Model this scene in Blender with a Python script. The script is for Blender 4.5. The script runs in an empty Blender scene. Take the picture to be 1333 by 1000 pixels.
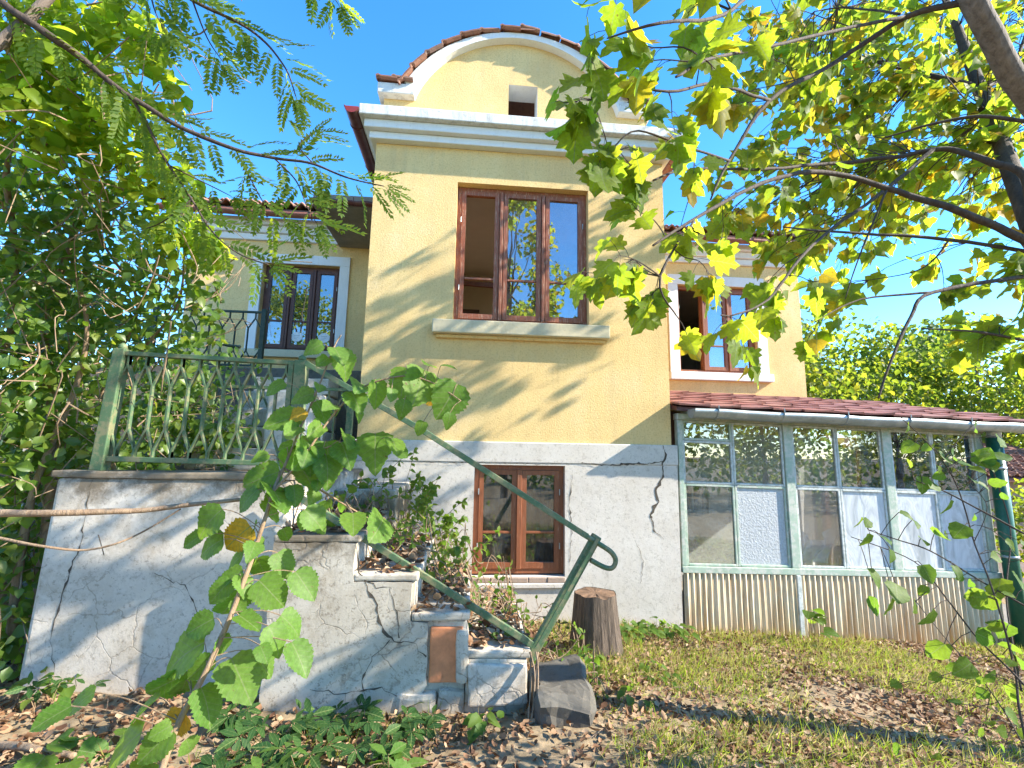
import bpy, bmesh, math, random
import numpy as np
from mathutils import Vector, Matrix, Quaternion, noise

# ------------------------------------------------------------------ camera, world, sun
S = bpy.context.scene
COL = S.collection
def cam_axes(yaw, pitch, roll):
    y, p, r = map(math.radians, (yaw, pitch, roll))
    f = Vector((math.sin(y)*math.cos(p), math.cos(y)*math.cos(p), math.sin(p)))
    rt = Vector((math.cos(y), -math.sin(y), 0)); dn = f.cross(rt)
    return math.cos(r)*rt-math.sin(r)*dn, math.sin(r)*rt+math.cos(r)*dn, f
CR, CD, CF = cam_axes(5, 8.5, 1.0)
cd = bpy.data.cameras.new('camera'); cam = bpy.data.objects.new('camera', cd); COL.objects.link(cam)
cam.matrix_world = Matrix(((CR.x, -CD.x, -CF.x, 0), (CR.y, -CD.y, -CF.y, 0), (CR.z, -CD.z, -CF.z, 0), (0, 0, 0, 1)))
cd.sensor_width = 36; cd.lens = 600/1333*36; cd.clip_start = .05; cd.clip_end = 2000
S.camera = cam
SUN = Vector((.82, -.21, .52)).normalized()
W = bpy.data.worlds.new('World'); S.world = W; W.use_nodes = True
nt = W.node_tree; bg = nt.nodes['Background']; sky = nt.nodes.new('ShaderNodeTexSky')
sky.sky_type = 'NISHITA'; sky.sun_disc = False
sky.sun_elevation = math.asin(SUN.z); sky.sun_rotation = math.atan2(SUN.x, SUN.y)
sky.air_density = .9; sky.dust_density = .05; sky.ozone_density = 3.0; sky.altitude = 400
hs = nt.nodes.new('ShaderNodeHueSaturation'); hs.inputs['Saturation'].default_value = 1.27
nt.links.new(sky.outputs[0], hs.inputs['Color']); nt.links.new(hs.outputs[0], bg.inputs[0]); bg.inputs[1].default_value = .15
sd = bpy.data.lights.new('sun', 'SUN'); sd.energy = 3.7; sd.angle = math.radians(.5); sd.color = (1, .92, .78)
so = bpy.data.objects.new('sun', sd); COL.objects.link(so); so.rotation_euler = SUN.to_track_quat('Z', 'Y').to_euler()
S.view_settings.view_transform = 'Standard'; S.view_settings.look = 'None'
S.view_settings.exposure = 2.02; S.view_settings.gamma = 1; S.view_settings.use_curve_mapping = False
S.cycles.max_bounces = 10; S.cycles.transparent_max_bounces = 16; S.cycles.diffuse_bounces = 5; S.cycles.caustics_reflective = False; S.cycles.caustics_refractive = False
S.cycles.sample_clamp_indirect = 6

rnd = random.Random(11); rng = np.random.default_rng(5)
def ground(x, y):
    yy = max(y, 1.9); z = -1.59-.13*(min(yy, 9)-3.1)
    if x < 0: z += .05*min(-x, 6)
    if x > 1.0: z -= .07*min(x-1.0, 6)
    return z+.03*noise.noise(Vector((x*.9, y*.9, 0)))+.02*noise.noise(Vector((x*3, y*3, 4)))

# ------------------------------------------------------------------ materials
class N:
    def __init__(s, name):
        s.m = bpy.data.materials.new(name); s.m.use_nodes = True; s.t = s.m.node_tree
        for n in list(s.t.nodes): s.t.nodes.remove(n)
        s.out = s.n('OutputMaterial')
    def n(s, kind, **kw):
        n = s.t.nodes.new('ShaderNode'+kind)
        for k, v in kw.items():
            if k.startswith('i_'): n.inputs[k[2:].replace('_', ' ')].default_value = v
            else: setattr(n, k, v)
        return n
    def l(s, a, b): s.t.links.new(a, b)
    def coord(s): return s.n('NewGeometry').outputs['Position'] if False else s.n('TexCoord').outputs['Object']
    def noise(s, scale, detail=5, rough=.6, vec=None, dist=0.0):
        n = s.n('TexNoise'); n.inputs['Scale'].default_value = scale; n.inputs['Detail'].default_value = detail
        n.inputs['Roughness'].default_value = rough; n.inputs['Distortion'].default_value = dist
        s.l(vec if vec is not None else s.coord(), n.inputs['Vector']); return n.outputs['Fac']
    def ramp(s, fac, stops, interp='LINEAR'):
        r = s.n('ValToRGB'); r.color_ramp.interpolation = interp
        e = r.color_ramp.elements
        while len(e) < len(stops): e.new(.5)
        for k, (p, c) in enumerate(stops):
            e[k].position = p; e[k].color = (c, c, c, 1) if isinstance(c, (int, float)) else (*c, 1)
        s.l(fac, r.inputs[0]); return r.outputs[0]
    def mix(s, fac, a, b, mode='MIX'):
        n = s.n('Mix', data_type='RGBA', blend_type=mode)
        for sock, v in ((n.inputs[0], fac), (n.inputs[6], a), (n.inputs[7], b)):
            if hasattr(v, 'links'): s.l(v, sock)
            elif isinstance(v, tuple): sock.default_value = (*v, 1)
            else: sock.default_value = v
        return n.outputs[2]
    def math(s, op, a, b=None):
        n = s.n('Math', operation=op)
        for sock, v in ((n.inputs[0], a), (n.inputs[1], b)):
            if v is None: continue
            if hasattr(v, 'links'): s.l(v, sock)
            else: sock.default_value = v
        return n.outputs[0]
    def bump(s, h, strength=.4, dist=.01, prev=None):
        b = s.n('Bump'); b.inputs['Strength'].default_value = strength; b.inputs['Distance'].default_value = dist
        s.l(h, b.inputs['Height'])
        if prev is not None: s.l(prev, b.inputs['Normal'])
        return b.outputs[0]
    def bsdf(s, col, rough=.7, normal=None, metal=0.0, spec=.4):
        p = s.n('BsdfPrincipled'); p.inputs['Metallic'].default_value = metal
        p.inputs['Specular IOR Level'].default_value = spec
        for sock, v in ((p.inputs['Base Color'], col), (p.inputs['Roughness'], rough)):
            if hasattr(v, 'links'): s.l(v, sock)
            elif isinstance(v, tuple): sock.default_value = (*v, 1)
            else: sock.default_value = v
        if normal is not None: s.l(normal, p.inputs['Normal'])
        return p.outputs[0]
    def end(s, sh): s.l(sh, s.out.inputs[0]); return s.m
    def objrand(s): return s.n('ObjectInfo').outputs['Random']
    def rand(s):
        a = s.math('ADD', s.objrand(), s.n('NewGeometry').outputs['Random Per Island'])
        return s.math('FRACT', s.math('MULTIPLY', a, 7.31))

def stucco():
    s = N('yellow roughcast'); c = s.coord()
    col = s.ramp(s.noise(.9, 6, .65, c), [(.3, (.68, .455, .20)), (.55, (.76, .55, .25)), (.75, (.80, .60, .33))])
    col = s.mix(s.ramp(s.noise(7, 5, .7, c), [(.55, 0.0), (.8, .35)]), col, (.74, .60, .36))
    mp = s.n('Mapping'); mp.inputs['Scale'].default_value = (6, 6, .5); s.l(c, mp.inputs['Vector'])
    col = s.mix(s.ramp(s.noise(1.2, 6, .7, mp.outputs[0]), [(.5, 0.0), (.8, .45)]), col, (.44, .34, .19))
    v = s.noise(55, 4, .65, c)
    col = s.mix(s.ramp(s.noise(42, 4, .7, c), [(.32, .6), (.50, 0.0)]), col, (.47, .30, .10))
    return s.end(s.bsdf(col, .9, s.bump(v, .5, .010), spec=.2))
def plaster(name, base, dirt, amount=.5, moss=None, craze=0.0):
    s = N(name); c = s.coord()
    col = s.mix(s.ramp(s.noise(1.6, 7, .7, c), [(.35, 0.0), (.7, amount)]), base, dirt)
    col = s.mix(s.ramp(s.noise(14, 6, .75, c), [(.54, 0.0), (.66, .5*amount+.1)]), col, tuple(x*.6 for x in dirt))
    col = s.mix(s.ramp(s.noise(34, 4, .8, c), [(.565, 0.0), (.62, .7*amount)]), col, (.17, .14, .105))
    if moss:
        z = s.n('SeparateXYZ'); s.l(c, z.inputs[0])
        e = s.math('ADD', s.math('MULTIPLY', s.math('ABSOLUTE', s.math('SUBTRACT', z.outputs[2], moss)), -2.3), s.math('MULTIPLY', s.noise(4, 7, .75, c), 1.55))
        col = s.mix(s.ramp(e, [(.38, 0.0), (.72, .9)]), col, (.15, .115, .075))
    h = s.math('ADD', s.noise(9, 6, .65, c), s.math('MULTIPLY', s.noise(70, 4, .6, c), .35))
    if craze:
        dv = s.n('VectorMath', operation='ADD'); nz = s.n('TexNoise'); nz.inputs['Scale'].default_value = 6; nz.inputs['Detail'].default_value = 5; s.l(c, nz.inputs['Vector'])
        sc = s.n('VectorMath', operation='SCALE'); sc.inputs['Scale'].default_value = .16; s.l(nz.outputs['Color'], sc.inputs[0]); s.l(c, dv.inputs[0]); s.l(sc.outputs[0], dv.inputs[1])
        vo = s.n('TexVoronoi', feature='DISTANCE_TO_EDGE'); vo.inputs['Scale'].default_value = 4.5; s.l(dv.outputs[0], vo.inputs['Vector'])
        ln = s.math('MULTIPLY', s.ramp(vo.outputs['Distance'], [(.0, 1.0), (.022, 0.0)]), s.ramp(s.noise(1.7, 4, .6, c), [(.46, 0.0), (.56, craze)]))
        col = s.mix(ln, col, (.17, .135, .10)); h = s.math('SUBTRACT', h, ln)
        col = s.mix(s.ramp(s.noise(2.6, 7, .75, c), [(.52, 0.0), (.66, .6)]), col, (.34, .27, .19))
    return s.end(s.bsdf(col, .88, s.bump(h, .28, .010), spec=.25))
def whitepaint(name, base, dark, streak=.5):
    s = N(name); c = s.coord()
    mp = s.n('Mapping'); mp.inputs['Scale'].default_value = (9, 9, 2.0); s.l(c, mp.inputs['Vector'])
    col = s.mix(s.ramp(s.noise(1.2, 7, .7, mp.outputs[0]), [(.5, 0.0), (.8, streak)]), base, dark)
    col = s.mix(s.ramp(s.noise(30, 5, .7, c), [(.58, 0.0), (.72, streak*.9)]), col, tuple(x*.45 for x in dark))
    return s.end(s.bsdf(col, .75, s.bump(s.noise(25, 5, .6, c), .25, .01)))
def wood(name, base, pale, peel=.5):
    s = N(name); c = s.coord()
    mp = s.n('Mapping'); mp.inputs['Scale'].default_value = (24, 24, 2.2); s.l(c, mp.inputs['Vector'])
    g = s.noise(2.5, 6, .65, mp.outputs[0])
    col = s.mix(s.ramp(g, [(.3, 0.0), (.75, .8)]), base, tuple(x*.5 for x in base))
    col = s.mix(s.ramp(s.noise(3.2, 8, .8, mp.outputs[0]), [(.60-.12*peel, 0.0), (.66-.08*peel, peel*1.3)]), col, pale)
    return s.end(s.bsdf(col, .5, s.bump(g, .3, .006)))
def painted(name, base, worn, fac=.5, rough=.5, metal=0.0, scale=14):
    s = N(name); c = s.coord()
    col = s.mix(s.ramp(s.noise(3, 5, .6, c), [(.35, 0.0), (.7, .5)]), base, tuple(min(1, x*1.5+.01) for x in base))
    col = s.mix(s.ramp(s.noise(scale, 7, .75, c), [(.47, 0.0), (.58, fac)]), col, worn)
    return s.end(s.bsdf(col, rough, s.bump(s.noise(40, 4, .6, c), .2, .004), metal))
def clay(name, a, b, d):
    s = N(name); c = s.coord()
    col = s.ramp(s.objrand(), [(0, a), (.5, b), (1, d)])
    col = s.mix(s.ramp(s.noise(18, 6, .7, c), [(.5, 0.0), (.7, .65)]), col, (.09, .07, .055))
    return s.end(s.bsdf(col, .8, s.bump(s.noise(60, 4, .6, c), .3, .006)))
def leafmat(name, cols, trans, back=.5, veins=True, rough=.55, gloss=.2):
    s = N(name); r = s.rand()
    col = s.ramp(r, cols); tr = s.ramp(r, trans)
    if veins:
        uv = s.n('SeparateXYZ'); s.l(s.n('TexCoord').outputs['UV'], uv.inputs[0])
        u = s.math('ABSOLUTE', uv.outputs[0]); v = uv.outputs[1]
        mid = s.math('LESS_THAN', u, .014)
        w = s.math('ABSOLUTE', s.math('SUBTRACT', s.math('FRACT', s.math('MULTIPLY', s.math('SUBTRACT', v, s.math('MULTIPLY', u, .75)), 6.5)), .5))
        lat = s.math('LESS_THAN', w, .05)
        f = s.math('MULTIPLY', s.math('MAXIMUM', mid, s.math('MULTIPLY', lat, .55)), .85)
        col = s.mix(f, col, (.20, .26, .09)); tr = s.mix(f, tr, (.30, .36, .12))
        sv = s.n('VectorMath', operation='ADD'); s.l(s.n('TexCoord').outputs['UV'], sv.inputs[0]); s.l(s.math('MULTIPLY', r, 40.0), sv.inputs[1])
        spot = s.ramp(s.noise(6, 5, .7, sv.outputs[0]), [(.64, 0.0), (.69, .85)]); col = s.mix(spot, col, (.16, .085, .03)); tr = s.mix(spot, tr, (.20, .10, .03))
        blot = s.ramp(s.noise(9, 4, .6, s.n('TexCoord').outputs['UV']), [(.35, .8), (.7, 1.15)])
        col = s.mix(1.0, col, blot, 'MULTIPLY'); tr = s.mix(1.0, tr, blot, 'MULTIPLY')
    p = s.bsdf(col, rough, None, 0, gloss)
    t = s.n('BsdfTranslucent'); s.l(tr, t.inputs[0])
    mx = s.n('MixShader'); mx.inputs[0].default_value = back
    s.l(p, mx.inputs[1]); s.l(t.outputs[0], mx.inputs[2])
    return s.end(mx.outputs[0])
def glass(name, tint, base=.16, rough=.0, dirt=.12):
    s = N(name); c = s.coord()
    tr = s.n('BsdfTransparent'); tr.inputs[0].default_value = (*tint, 1)
    g = s.n('BsdfGlossy'); g.inputs['Roughness'].default_value = rough
    s.l(s.bump(s.noise(2.2, 2, .5, c), .12, .01), g.inputs['Normal'])
    lw = s.n('Fresnel'); lw.inputs[0].default_value = 1.5
    f = s.math('MINIMUM', s.math('ADD', base, lw.outputs[0]), 1.0)
    m1 = s.n('MixShader'); s.l(f, m1.inputs[0]); s.l(tr.outputs[0], m1.inputs[1]); s.l(g.outputs[0], m1.inputs[2])
    d = s.n('BsdfDiffuse'); d.inputs[0].default_value = (.5, .5, .47, 1)
    m2 = s.n('MixShader'); s.l(s.ramp(s.noise(5, 6, .7, c), [(.45, .02), (.8, dirt)]), m2.inputs[0])
    s.l(m1.outputs[0], m2.inputs[1]); s.l(d.outputs[0], m2.inputs[2])
    return s.end(m2.outputs[0])
def flat(name, col, rough=.8, var=.3, scale=6, bs=.3, bsc=30):
    s = N(name); c = s.coord()
    k = s.mix(s.ramp(s.noise(scale, 5, .65, c), [(.35, 0.0), (.7, 1.0)]), col, tuple(x*(1-var) for x in col))
    return s.end(s.bsdf(k, rough, s.bump(s.noise(bsc, 5, .6, c), bs, .01)))
def bark(name, a, b, scale=(14, 14, 2.5)):
    s = N(name); c = s.coord()
    mp = s.n('Mapping'); mp.inputs['Scale'].default_value = scale; s.l(c, mp.inputs['Vector'])
    n = s.noise(2, 7, .7, mp.outputs[0], .4)
    return s.end(s.bsdf(s.ramp(n, [(.3, a), (.7, b)]), .85, s.bump(n, .7, .02)))
M = dict(
 stucco=stucco(),
 plinth=plaster('white limewash plinth', (.63, .585, .53), (.42, .36, .29), .5),
 stair=plaster('weathered render', (.60, .545, .46), (.30, .24, .17), .8, moss=1.08, craze=.85),
 landing=plaster('weathered landing render', (.66, .60, .525), (.36, .29, .21), .6, moss=1.41, craze=.5),
 trim=whitepaint('white trim paint', (.72, .72, .70), (.40, .38, .33), .3),
 ledge=whitepaint('soot streaked ledge', (.66, .65, .61), (.20, .18, .15), .8),
 cream=whitepaint('cream sill', (.58, .50, .33), (.34, .28, .18), .4),
 wood=wood('worn red brown window paint', (.31, .10, .048), (.52, .38, .28), .55),
 woodb=wood('brown window paint', (.115, .042, .026), (.30, .20, .14), .3),
 woodp=wood('orange brown window paint', (.30, .10, .042), (.50, .34, .24), .3),
 green=painted('green rail paint', (.068, .125, .06), (.22, .20, .11), .8, .6),
 darkgreen=painted('dark green rail paint', (.012, .03, .02), (.06, .07, .05), .4, .5),
 pipe=painted('bottle green pipe', (.008, .085, .05), (.05, .12, .08), .4, .35),
 verframe=painted('pale green veranda paint', (.31, .39, .31), (.55, .54, .48), .85, .6),
 verwhite=painted('flaking white bars', (.52, .54, .52), (.26, .30, .26), .6, .6),
 zinc=painted('zinc gutter', (.30, .34, .35), (.50, .52, .52), .5, .42, .55, 6),
 maroon=painted('maroon gutter', (.085, .022, .018), (.16, .08, .06), .4, .4),
 copper=painted('red brown gutter', (.20, .075, .05), (.30, .16, .11), .4, .45),
 redcap=painted('red gutter cap', (.26, .03, .025), (.22, .06, .05), .3, .5),
 clay=clay('clay tile', (.26, .11, .065), (.33, .17, .11), (.17, .10, .075)),
 flatclay=clay('weathered maroon tile', (.26, .085, .06), (.20, .075, .065), (.30, .13, .09)),
 corr=None,
 brick=flat('orange brick', (.72, .27, .12), .85, .35, 9),
 stone=plaster('dark field stone', (.14, .13, .11), (.06, .052, .042), .8),
 oldbrick=plaster('old brick sill', (.33, .22, .16), (.45, .40, .35), .6),
 crack=flat('dark plaster crack', (.11, .09, .07), 1, .5),  # dark brown of the crack strips
 plank=flat('attic planks', (.42, .24, .12), .8, .5),
 room=flat('beige room wall', (.70, .62, .50), .9, .15, 2), ceil=flat('room ceiling', (.78, .73, .62), .9, .1, 2),
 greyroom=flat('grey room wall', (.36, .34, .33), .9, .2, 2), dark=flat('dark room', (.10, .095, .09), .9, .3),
 verwall=plaster('grey veranda wall', (.64, .64, .63), (.44, .44, .42), .6),
 board=flat('grey fibre board', (.50, .52, .54), .8, .25, 26, .9, 40),
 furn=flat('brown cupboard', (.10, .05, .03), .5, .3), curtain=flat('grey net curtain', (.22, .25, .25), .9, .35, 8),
 slabu=flat('grey canopy concrete', (.27, .24, .20), .9, .3, 4),
 sticker=flat('white sticker', (.72, .74, .74), .5, .05), print=flat('grey print', (.35, .38, .40), .6, .05),
 glass=glass('window glass', (.80, .84, .84), .27), glassv=glass('dusty veranda glass', (.88, .92, .90), .15, .0, .34), glassc=glass('clean veranda glass', (.97, .98, .98), .05, .0, .12), glassb=glass('basement glass', (.55, .60, .58), .12, .0, .2),
 maple=leafmat('maple leaf', [(0, (.075, .13, .018)), (.45, (.11, .165, .022)), (.80, (.15, .19, .025)), (.86, (.30, .22, .02)), (1, (.34, .20, .02))],
      [(0, (.34, .52, .025)), (.45, (.50, .64, .03)), (.80, (.64, .70, .035)), (.86, (.80, .62, .03)), (1, (.78, .50, .03))], .58),
 locust=leafmat('locust leaf', [(0, (.05, .10, .016)), (1, (.09, .14, .022))], [(0, (.26, .44, .03)), (1, (.55, .64, .04))], .55, False),
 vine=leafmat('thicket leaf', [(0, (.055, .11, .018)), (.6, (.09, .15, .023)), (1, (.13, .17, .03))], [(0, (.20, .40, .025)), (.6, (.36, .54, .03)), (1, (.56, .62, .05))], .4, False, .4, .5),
 vinetop=leafmat('sunlit-toned thicket leaf', [(0, (.08, .15, .018)), (.6, (.12, .19, .022)), (1, (.17, .21, .025))], [(0, (.42, .64, .03)), (.6, (.60, .74, .04)), (1, (.76, .78, .05))], .6, False, .45),  # top leaves coloured brighter and yellower to stand in for sun on them
 shoot=leafmat('shoot leaf', [(0, (.075, .16, .025)), (1, (.12, .21, .03))], [(0, (.26, .50, .03)), (1, (.40, .62, .04))], .45, True, .5, .22),
 shootpale=leafmat('pale shoot leaf', [(0, (.085, .18, .035)), (1, (.12, .22, .04))], [(0, (.28, .48, .04)), (1, (.40, .58, .05))], .45, True, .5, .22),
 yellowleaf=leafmat('yellowed leaf', [(0, (.58, .36, .03)), (1, (.55, .28, .03))], [(0, (.8, .5, .04)), (1, (.6, .3, .03))], .4),
 sapling=leafmat('sapling leaf', [(0, (.05, .12, .02)), (1, (.09, .16, .025))], [(0, (.20, .38, .03)), (1, (.40, .54, .04))], .5),
 creeper=leafmat('creeper leaf', [(0, (.025, .075, .022)), (1, (.05, .11, .025))], [(0, (.08, .20, .03)), (1, (.15, .30, .03))], .35),
 weed=leafmat('weed leaf', [(0, (.06, .13, .02)), (1, (.11, .17, .03))], [(0, (.2, .4, .03)), (1, (.4, .5, .05))], .45, False),
 farleaf=leafmat('far leaf', [(0, (.06, .10, .02)), (.7, (.10, .145, .025)), (1, (.16, .17, .03))], [(0, (.26, .40, .03)), (.7, (.46, .56, .04)), (1, (.62, .58, .04))], .45, False),
 darkleaf=leafmat('dark far leaf', [(0, (.045, .085, .022)), (1, (.08, .12, .025))], [(0, (.16, .28, .03)), (1, (.28, .38, .04))], .4, False),
 grass=leafmat('grass blade', [(0, (.085, .15, .02)), (.4, (.17, .23, .03)), (.58, (.36, .33, .09)), (1, (.54, .43, .21))], [(0, (.28, .48, .03)), (.4, (.54, .64, .05)), (.58, (.52, .48, .13)), (1, (.5, .40, .2))], .45, False),
 litter=leafmat('dead leaf', [(0, (.12, .06, .035)), (.4, (.24, .13, .07)), (.75, (.38, .235, .135)), (1, (.47, .34, .22))], [(0, (.10, .05, .02)), (1, (.36, .22, .11))], .2, False, .7),
 soil=flat('dry straw strewn soil', (.35, .26, .155), .95, .6, 8, .9, 20),
 barkm=bark('grey maple bark', (.075, .055, .042), (.24, .19, .155)), twig=bark('dark twig bark', (.035, .024, .018), (.095, .068, .052)),
 stem=bark('brown shoot bark', (.16, .10, .055), (.36, .25, .15)), deadstem=bark('dry vine stems', (.16, .10, .06), (.36, .26, .17)),
 stump=bark('weathered stump', (.03, .022, .017), (.15, .11, .08), (26, 26, 2.2)), stumptop=flat('stump top', (.22, .13, .075), .9, .6, 9, .9, 22),
)
def corrmat():
    s = N('rust stained corrugated sheet'); c = s.coord()
    mp = s.n('Mapping'); mp.inputs['Scale'].default_value = (16, 16, 1.1); s.l(c, mp.inputs['Vector'])
    col = s.mix(s.ramp(s.noise(1.4, 6, .7, mp.outputs[0]), [(.36, 0.0), (.66, .9)]), (.76, .66, .47), (.50, .30, .13))
    col = s.mix(s.ramp(s.noise(9, 5, .7, c), [(.56, 0.0), (.72, .6)]), col, (.62, .58, .48))
    return s.end(s.bsdf(col, .65, s.bump(s.noise(20, 4, .6, c), .2, .006)))
M['corr'] = corrmat()

# ------------------------------------------------------------------ builders
def origin(o):
    v = Vector((0, 0, 0))
    while o is not None: v += o.location; o = o.parent
    return v
class MB:
    def __init__(s): s.v = []; s.f = []
    def add(s, vs, fs):
        b = len(s.v); s.v += [tuple(v) for v in vs]; s.f += [tuple(b+i for i in f) for f in fs]; return s
    def box(s, x0, x1, y0, y1, z0, z1):
        return s.add([(x0, y0, z0), (x1, y0, z0), (x1, y1, z0), (x0, y1, z0), (x0, y0, z1), (x1, y0, z1), (x1, y1, z1), (x0, y1, z1)],
                     [(0, 3, 2, 1), (4, 5, 6, 7), (0, 1, 5, 4), (1, 2, 6, 5), (2, 3, 7, 6), (3, 0, 4, 7)])
    def bar(s, a, b, w, d, up=(0, 1, 0)):
        a, b = Vector(a), Vector(b); t = (b-a).normalized(); u = Vector(up); n = t.cross(u).normalized(); u = n.cross(t)
        vs = [p+n*(i*w/2)+u*(j*d/2) for p in (a, b) for i, j in ((-1, -1), (1, -1), (1, 1), (-1, 1))]
        return s.add(vs, [(0, 1, 2, 3), (7, 6, 5, 4), (0, 4, 5, 1), (1, 5, 6, 2), (2, 6, 7, 3), (3, 7, 4, 0)])
    def tube(s, pts, r, n=6, cap=True):
        pts = [Vector(p) for p in pts]; k = len(pts)
        rs = r if isinstance(r, (list, tuple)) else [r]*k
        vs = []; u = None
        for i, p in enumerate(pts):
            t = (pts[min(i+1, k-1)]-pts[max(i-1, 0)]).normalized()
            if u is None: u = t.orthogonal().normalized()
            u = (u-t*u.dot(t)).normalized(); w = t.cross(u)
            vs += [p+(u*math.cos(a)+w*math.sin(a))*rs[i] for a in (2*math.pi*j/n for j in range(n))]
        fs = [(i*n+j, i*n+(j+1) % n, (i+1)*n+(j+1) % n, (i+1)*n+j) for i in range(k-1) for j in range(n)]
        if cap: fs += [tuple(range(n-1, -1, -1)), tuple((k-1)*n+j for j in range(n))]
        return s.add(vs, fs)
    def prism(s, poly, y0, y1):           # poly in XZ, counter-clockwise seen from -Y
        n = len(poly); vs = [(x, y0, z) for x, z in poly]+[(x, y1, z) for x, z in poly]
        return s.add(vs, [tuple(range(n)), tuple(range(2*n-1, n-1, -1))]+[(i, i+n, (i+1) % n+n, (i+1) % n) for i in range(n)])
    def wall(s, x0, x1, z0, z1, yf, yb, holes=()):
        xs = sorted({x0, x1, *[h[0] for h in holes], *[h[1] for h in holes]}); zs = sorted({z0, z1, *[h[2] for h in holes], *[h[3] for h in holes]})
        solid = lambda i, j: 0 <= i < len(xs)-1 and 0 <= j < len(zs)-1 and not any(h[0] <= (xs[i]+xs[i+1])/2 <= h[1] and h[2] <= (zs[j]+zs[j+1])/2 <= h[3] for h in holes)
        for i in range(len(xs)-1):
            for j in range(len(zs)-1):
                if not solid(i, j): continue
                a, b, c, d = xs[i], xs[i+1], zs[j], zs[j+1]
                s.add([(a, yf, c), (b, yf, c), (b, yf, d), (a, yf, d)], [(0, 1, 2, 3)])
                s.add([(a, yb, c), (b, yb, c), (b, yb, d), (a, yb, d)], [(3, 2, 1, 0)])
                if not solid(i-1, j): s.add([(a, yb, c), (a, yf, c), (a, yf, d), (a, yb, d)], [(0, 1, 2, 3)])
                if not solid(i+1, j): s.add([(b, yf, c), (b, yb, c), (b, yb, d), (b, yf, d)], [(0, 1, 2, 3)])
                if not solid(i, j-1): s.add([(a, yb, c), (b, yb, c), (b, yf, c), (a, yf, c)], [(0, 1, 2, 3)])
                if not solid(i, j+1): s.add([(a, yf, d), (b, yf, d), (b, yb, d), (a, yb, d)], [(0, 1, 2, 3)])
        return s
    def build(s, name, mat, parent=None, smooth=False, bevel=0, loc=None):
        o0 = origin(parent) if parent else (Vector(loc) if loc else Vector((0, 0, 0)))
        me = bpy.data.meshes.new(name); me.from_pydata([(x-o0.x, y-o0.y, z-o0.z) for x, y, z in s.v], [], s.f); me.update()
        if smooth: me.polygons.foreach_set('use_smooth', [True]*len(me.polygons))
        me.materials.append(M[mat] if isinstance(mat, str) else mat)
        o = bpy.data.objects.new(name, me); COL.objects.link(o)
        if parent: o.parent = parent
        else: o.location = o0
        if bevel:
            b = o.modifiers.new('bevel', 'BEVEL'); b.width = bevel; b.segments = 2; b.limit_method = 'ANGLE'; b.angle_limit = .6
        return o
def tag(o, label=None, cat=None, group=None, kind=None):
    for k, v in (('label', label), ('category', cat), ('group', group), ('kind', kind)):
        if v: o[k] = v
    return o
def thing(name, loc, label, cat, group=None):
    o = bpy.data.objects.new(name, None); o.location = loc; COL.objects.link(o); o.empty_display_size = .1
    return tag(o, label, cat, group)
def place(me, name, parent, mat4):
    o = bpy.data.objects.new(name, me); COL.objects.link(o); o.parent = parent
    m = mat4.copy(); m.translation = m.translation-origin(parent); o.matrix_basis = m
    return o
def smoothpath(pts, sub=4):
    P = [Vector(p) for p in pts]; out = []
    for i in range(len(P)-1):
        a, b, c, d = P[max(i-1, 0)], P[i], P[i+1], P[min(i+2, len(P)-1)]
        for k in range(sub):
            t = k/sub; out.append(.5*((2*b)+(c-a)*t+(2*a-5*b+4*c-d)*t*t+(3*b-a-3*c+d)*t**3))
    return out+[P[-1]]
def box_part(name, mat, parent, *a, bevel=.006): return MB().box(*a).build(name, mat, parent, bevel=bevel)

# ------------------------------------------------------------------ leaf templates: base at 0, tip along +Y, face +Z
def tmpl(v, f):
    return np.array(v, float), np.array(f, int)
def ovate(rows=7, width=.4, serr=0.0, lobe=0.0, fold=.12, droop=.25, wav=.0):
    v = []; f = []
    for i in range(rows+1):
        t = i/rows; w = width*math.sin(math.pi*t**.72)**.8 if 0 < t < 1 else .001
        w *= 1+serr*((i % 2)*2-1)+lobe*math.sin(t*9+1)
        y = t-(.07 if 0 < t < .25 else 0); z = -droop*t*t
        v += [(-w, y, z+fold*w*2+wav*math.sin(i*1.9)), (-w*.5, t, z+fold*w*.8), (0, t, z), (w*.5, t, z+fold*w*.8), (w, y, z+fold*w*2-wav*math.sin(i*2.3))]
    for i in range(rows):
        for j in range(4):
            a = i*5+j; f += [(a, a+1, a+6), (a, a+6, a+5)]
    return tmpl(v, f)
def maple(curl=.18, droop=.2, seed=0, simple=False):
    r = random.Random(seed)
    half = [(.0, 0), (.14, -.10), (.30, -.04), (.26, .10), (.50, .16), (.60, .34), (.44, .40), (.52, .58), (.34, .60), (.22, .62), (.24, .80), (.10, .90), (0, 1.02)]
    if simple: half = [(0, 0), (.24, -.07), (.56, .26), (.42, .58), (.24, .66), (0, 1)]
    half = [(x*(1+r.uniform(-.1, .1)), y+r.uniform(-.025, .025)) for x, y in half]
    ring = half+[(-x, y) for x, y in reversed(half[1:-1])]
    z = lambda x, y: -droop*y*y+curl*abs(x)**1.5-.12*math.sin(6*x+seed)*abs(x)
    n = len(ring)
    if simple:
        v = [(0, .35, z(0, .35))]+[(x, y, z(x, y)) for x, y in ring]
        return tmpl(v, [(0, 1+i, 1+(i+1) % n) for i in range(n)])
    mid = [(x*.5, .3+(y-.3)*.5) for x, y in ring]
    v = [(0, .3, z(0, .3))]+[(x, y, z(x, y)-.02) for x, y in mid]+[(x, y, z(x, y)) for x, y in ring]
    f = []
    for i in range(n):
        j = (i+1) % n; f += [(0, 1+i, 1+j), (1+i, 1+n+i, 1+n+j), (1+i, 1+n+j, 1+j)]
    return tmpl(v, f)
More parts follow.
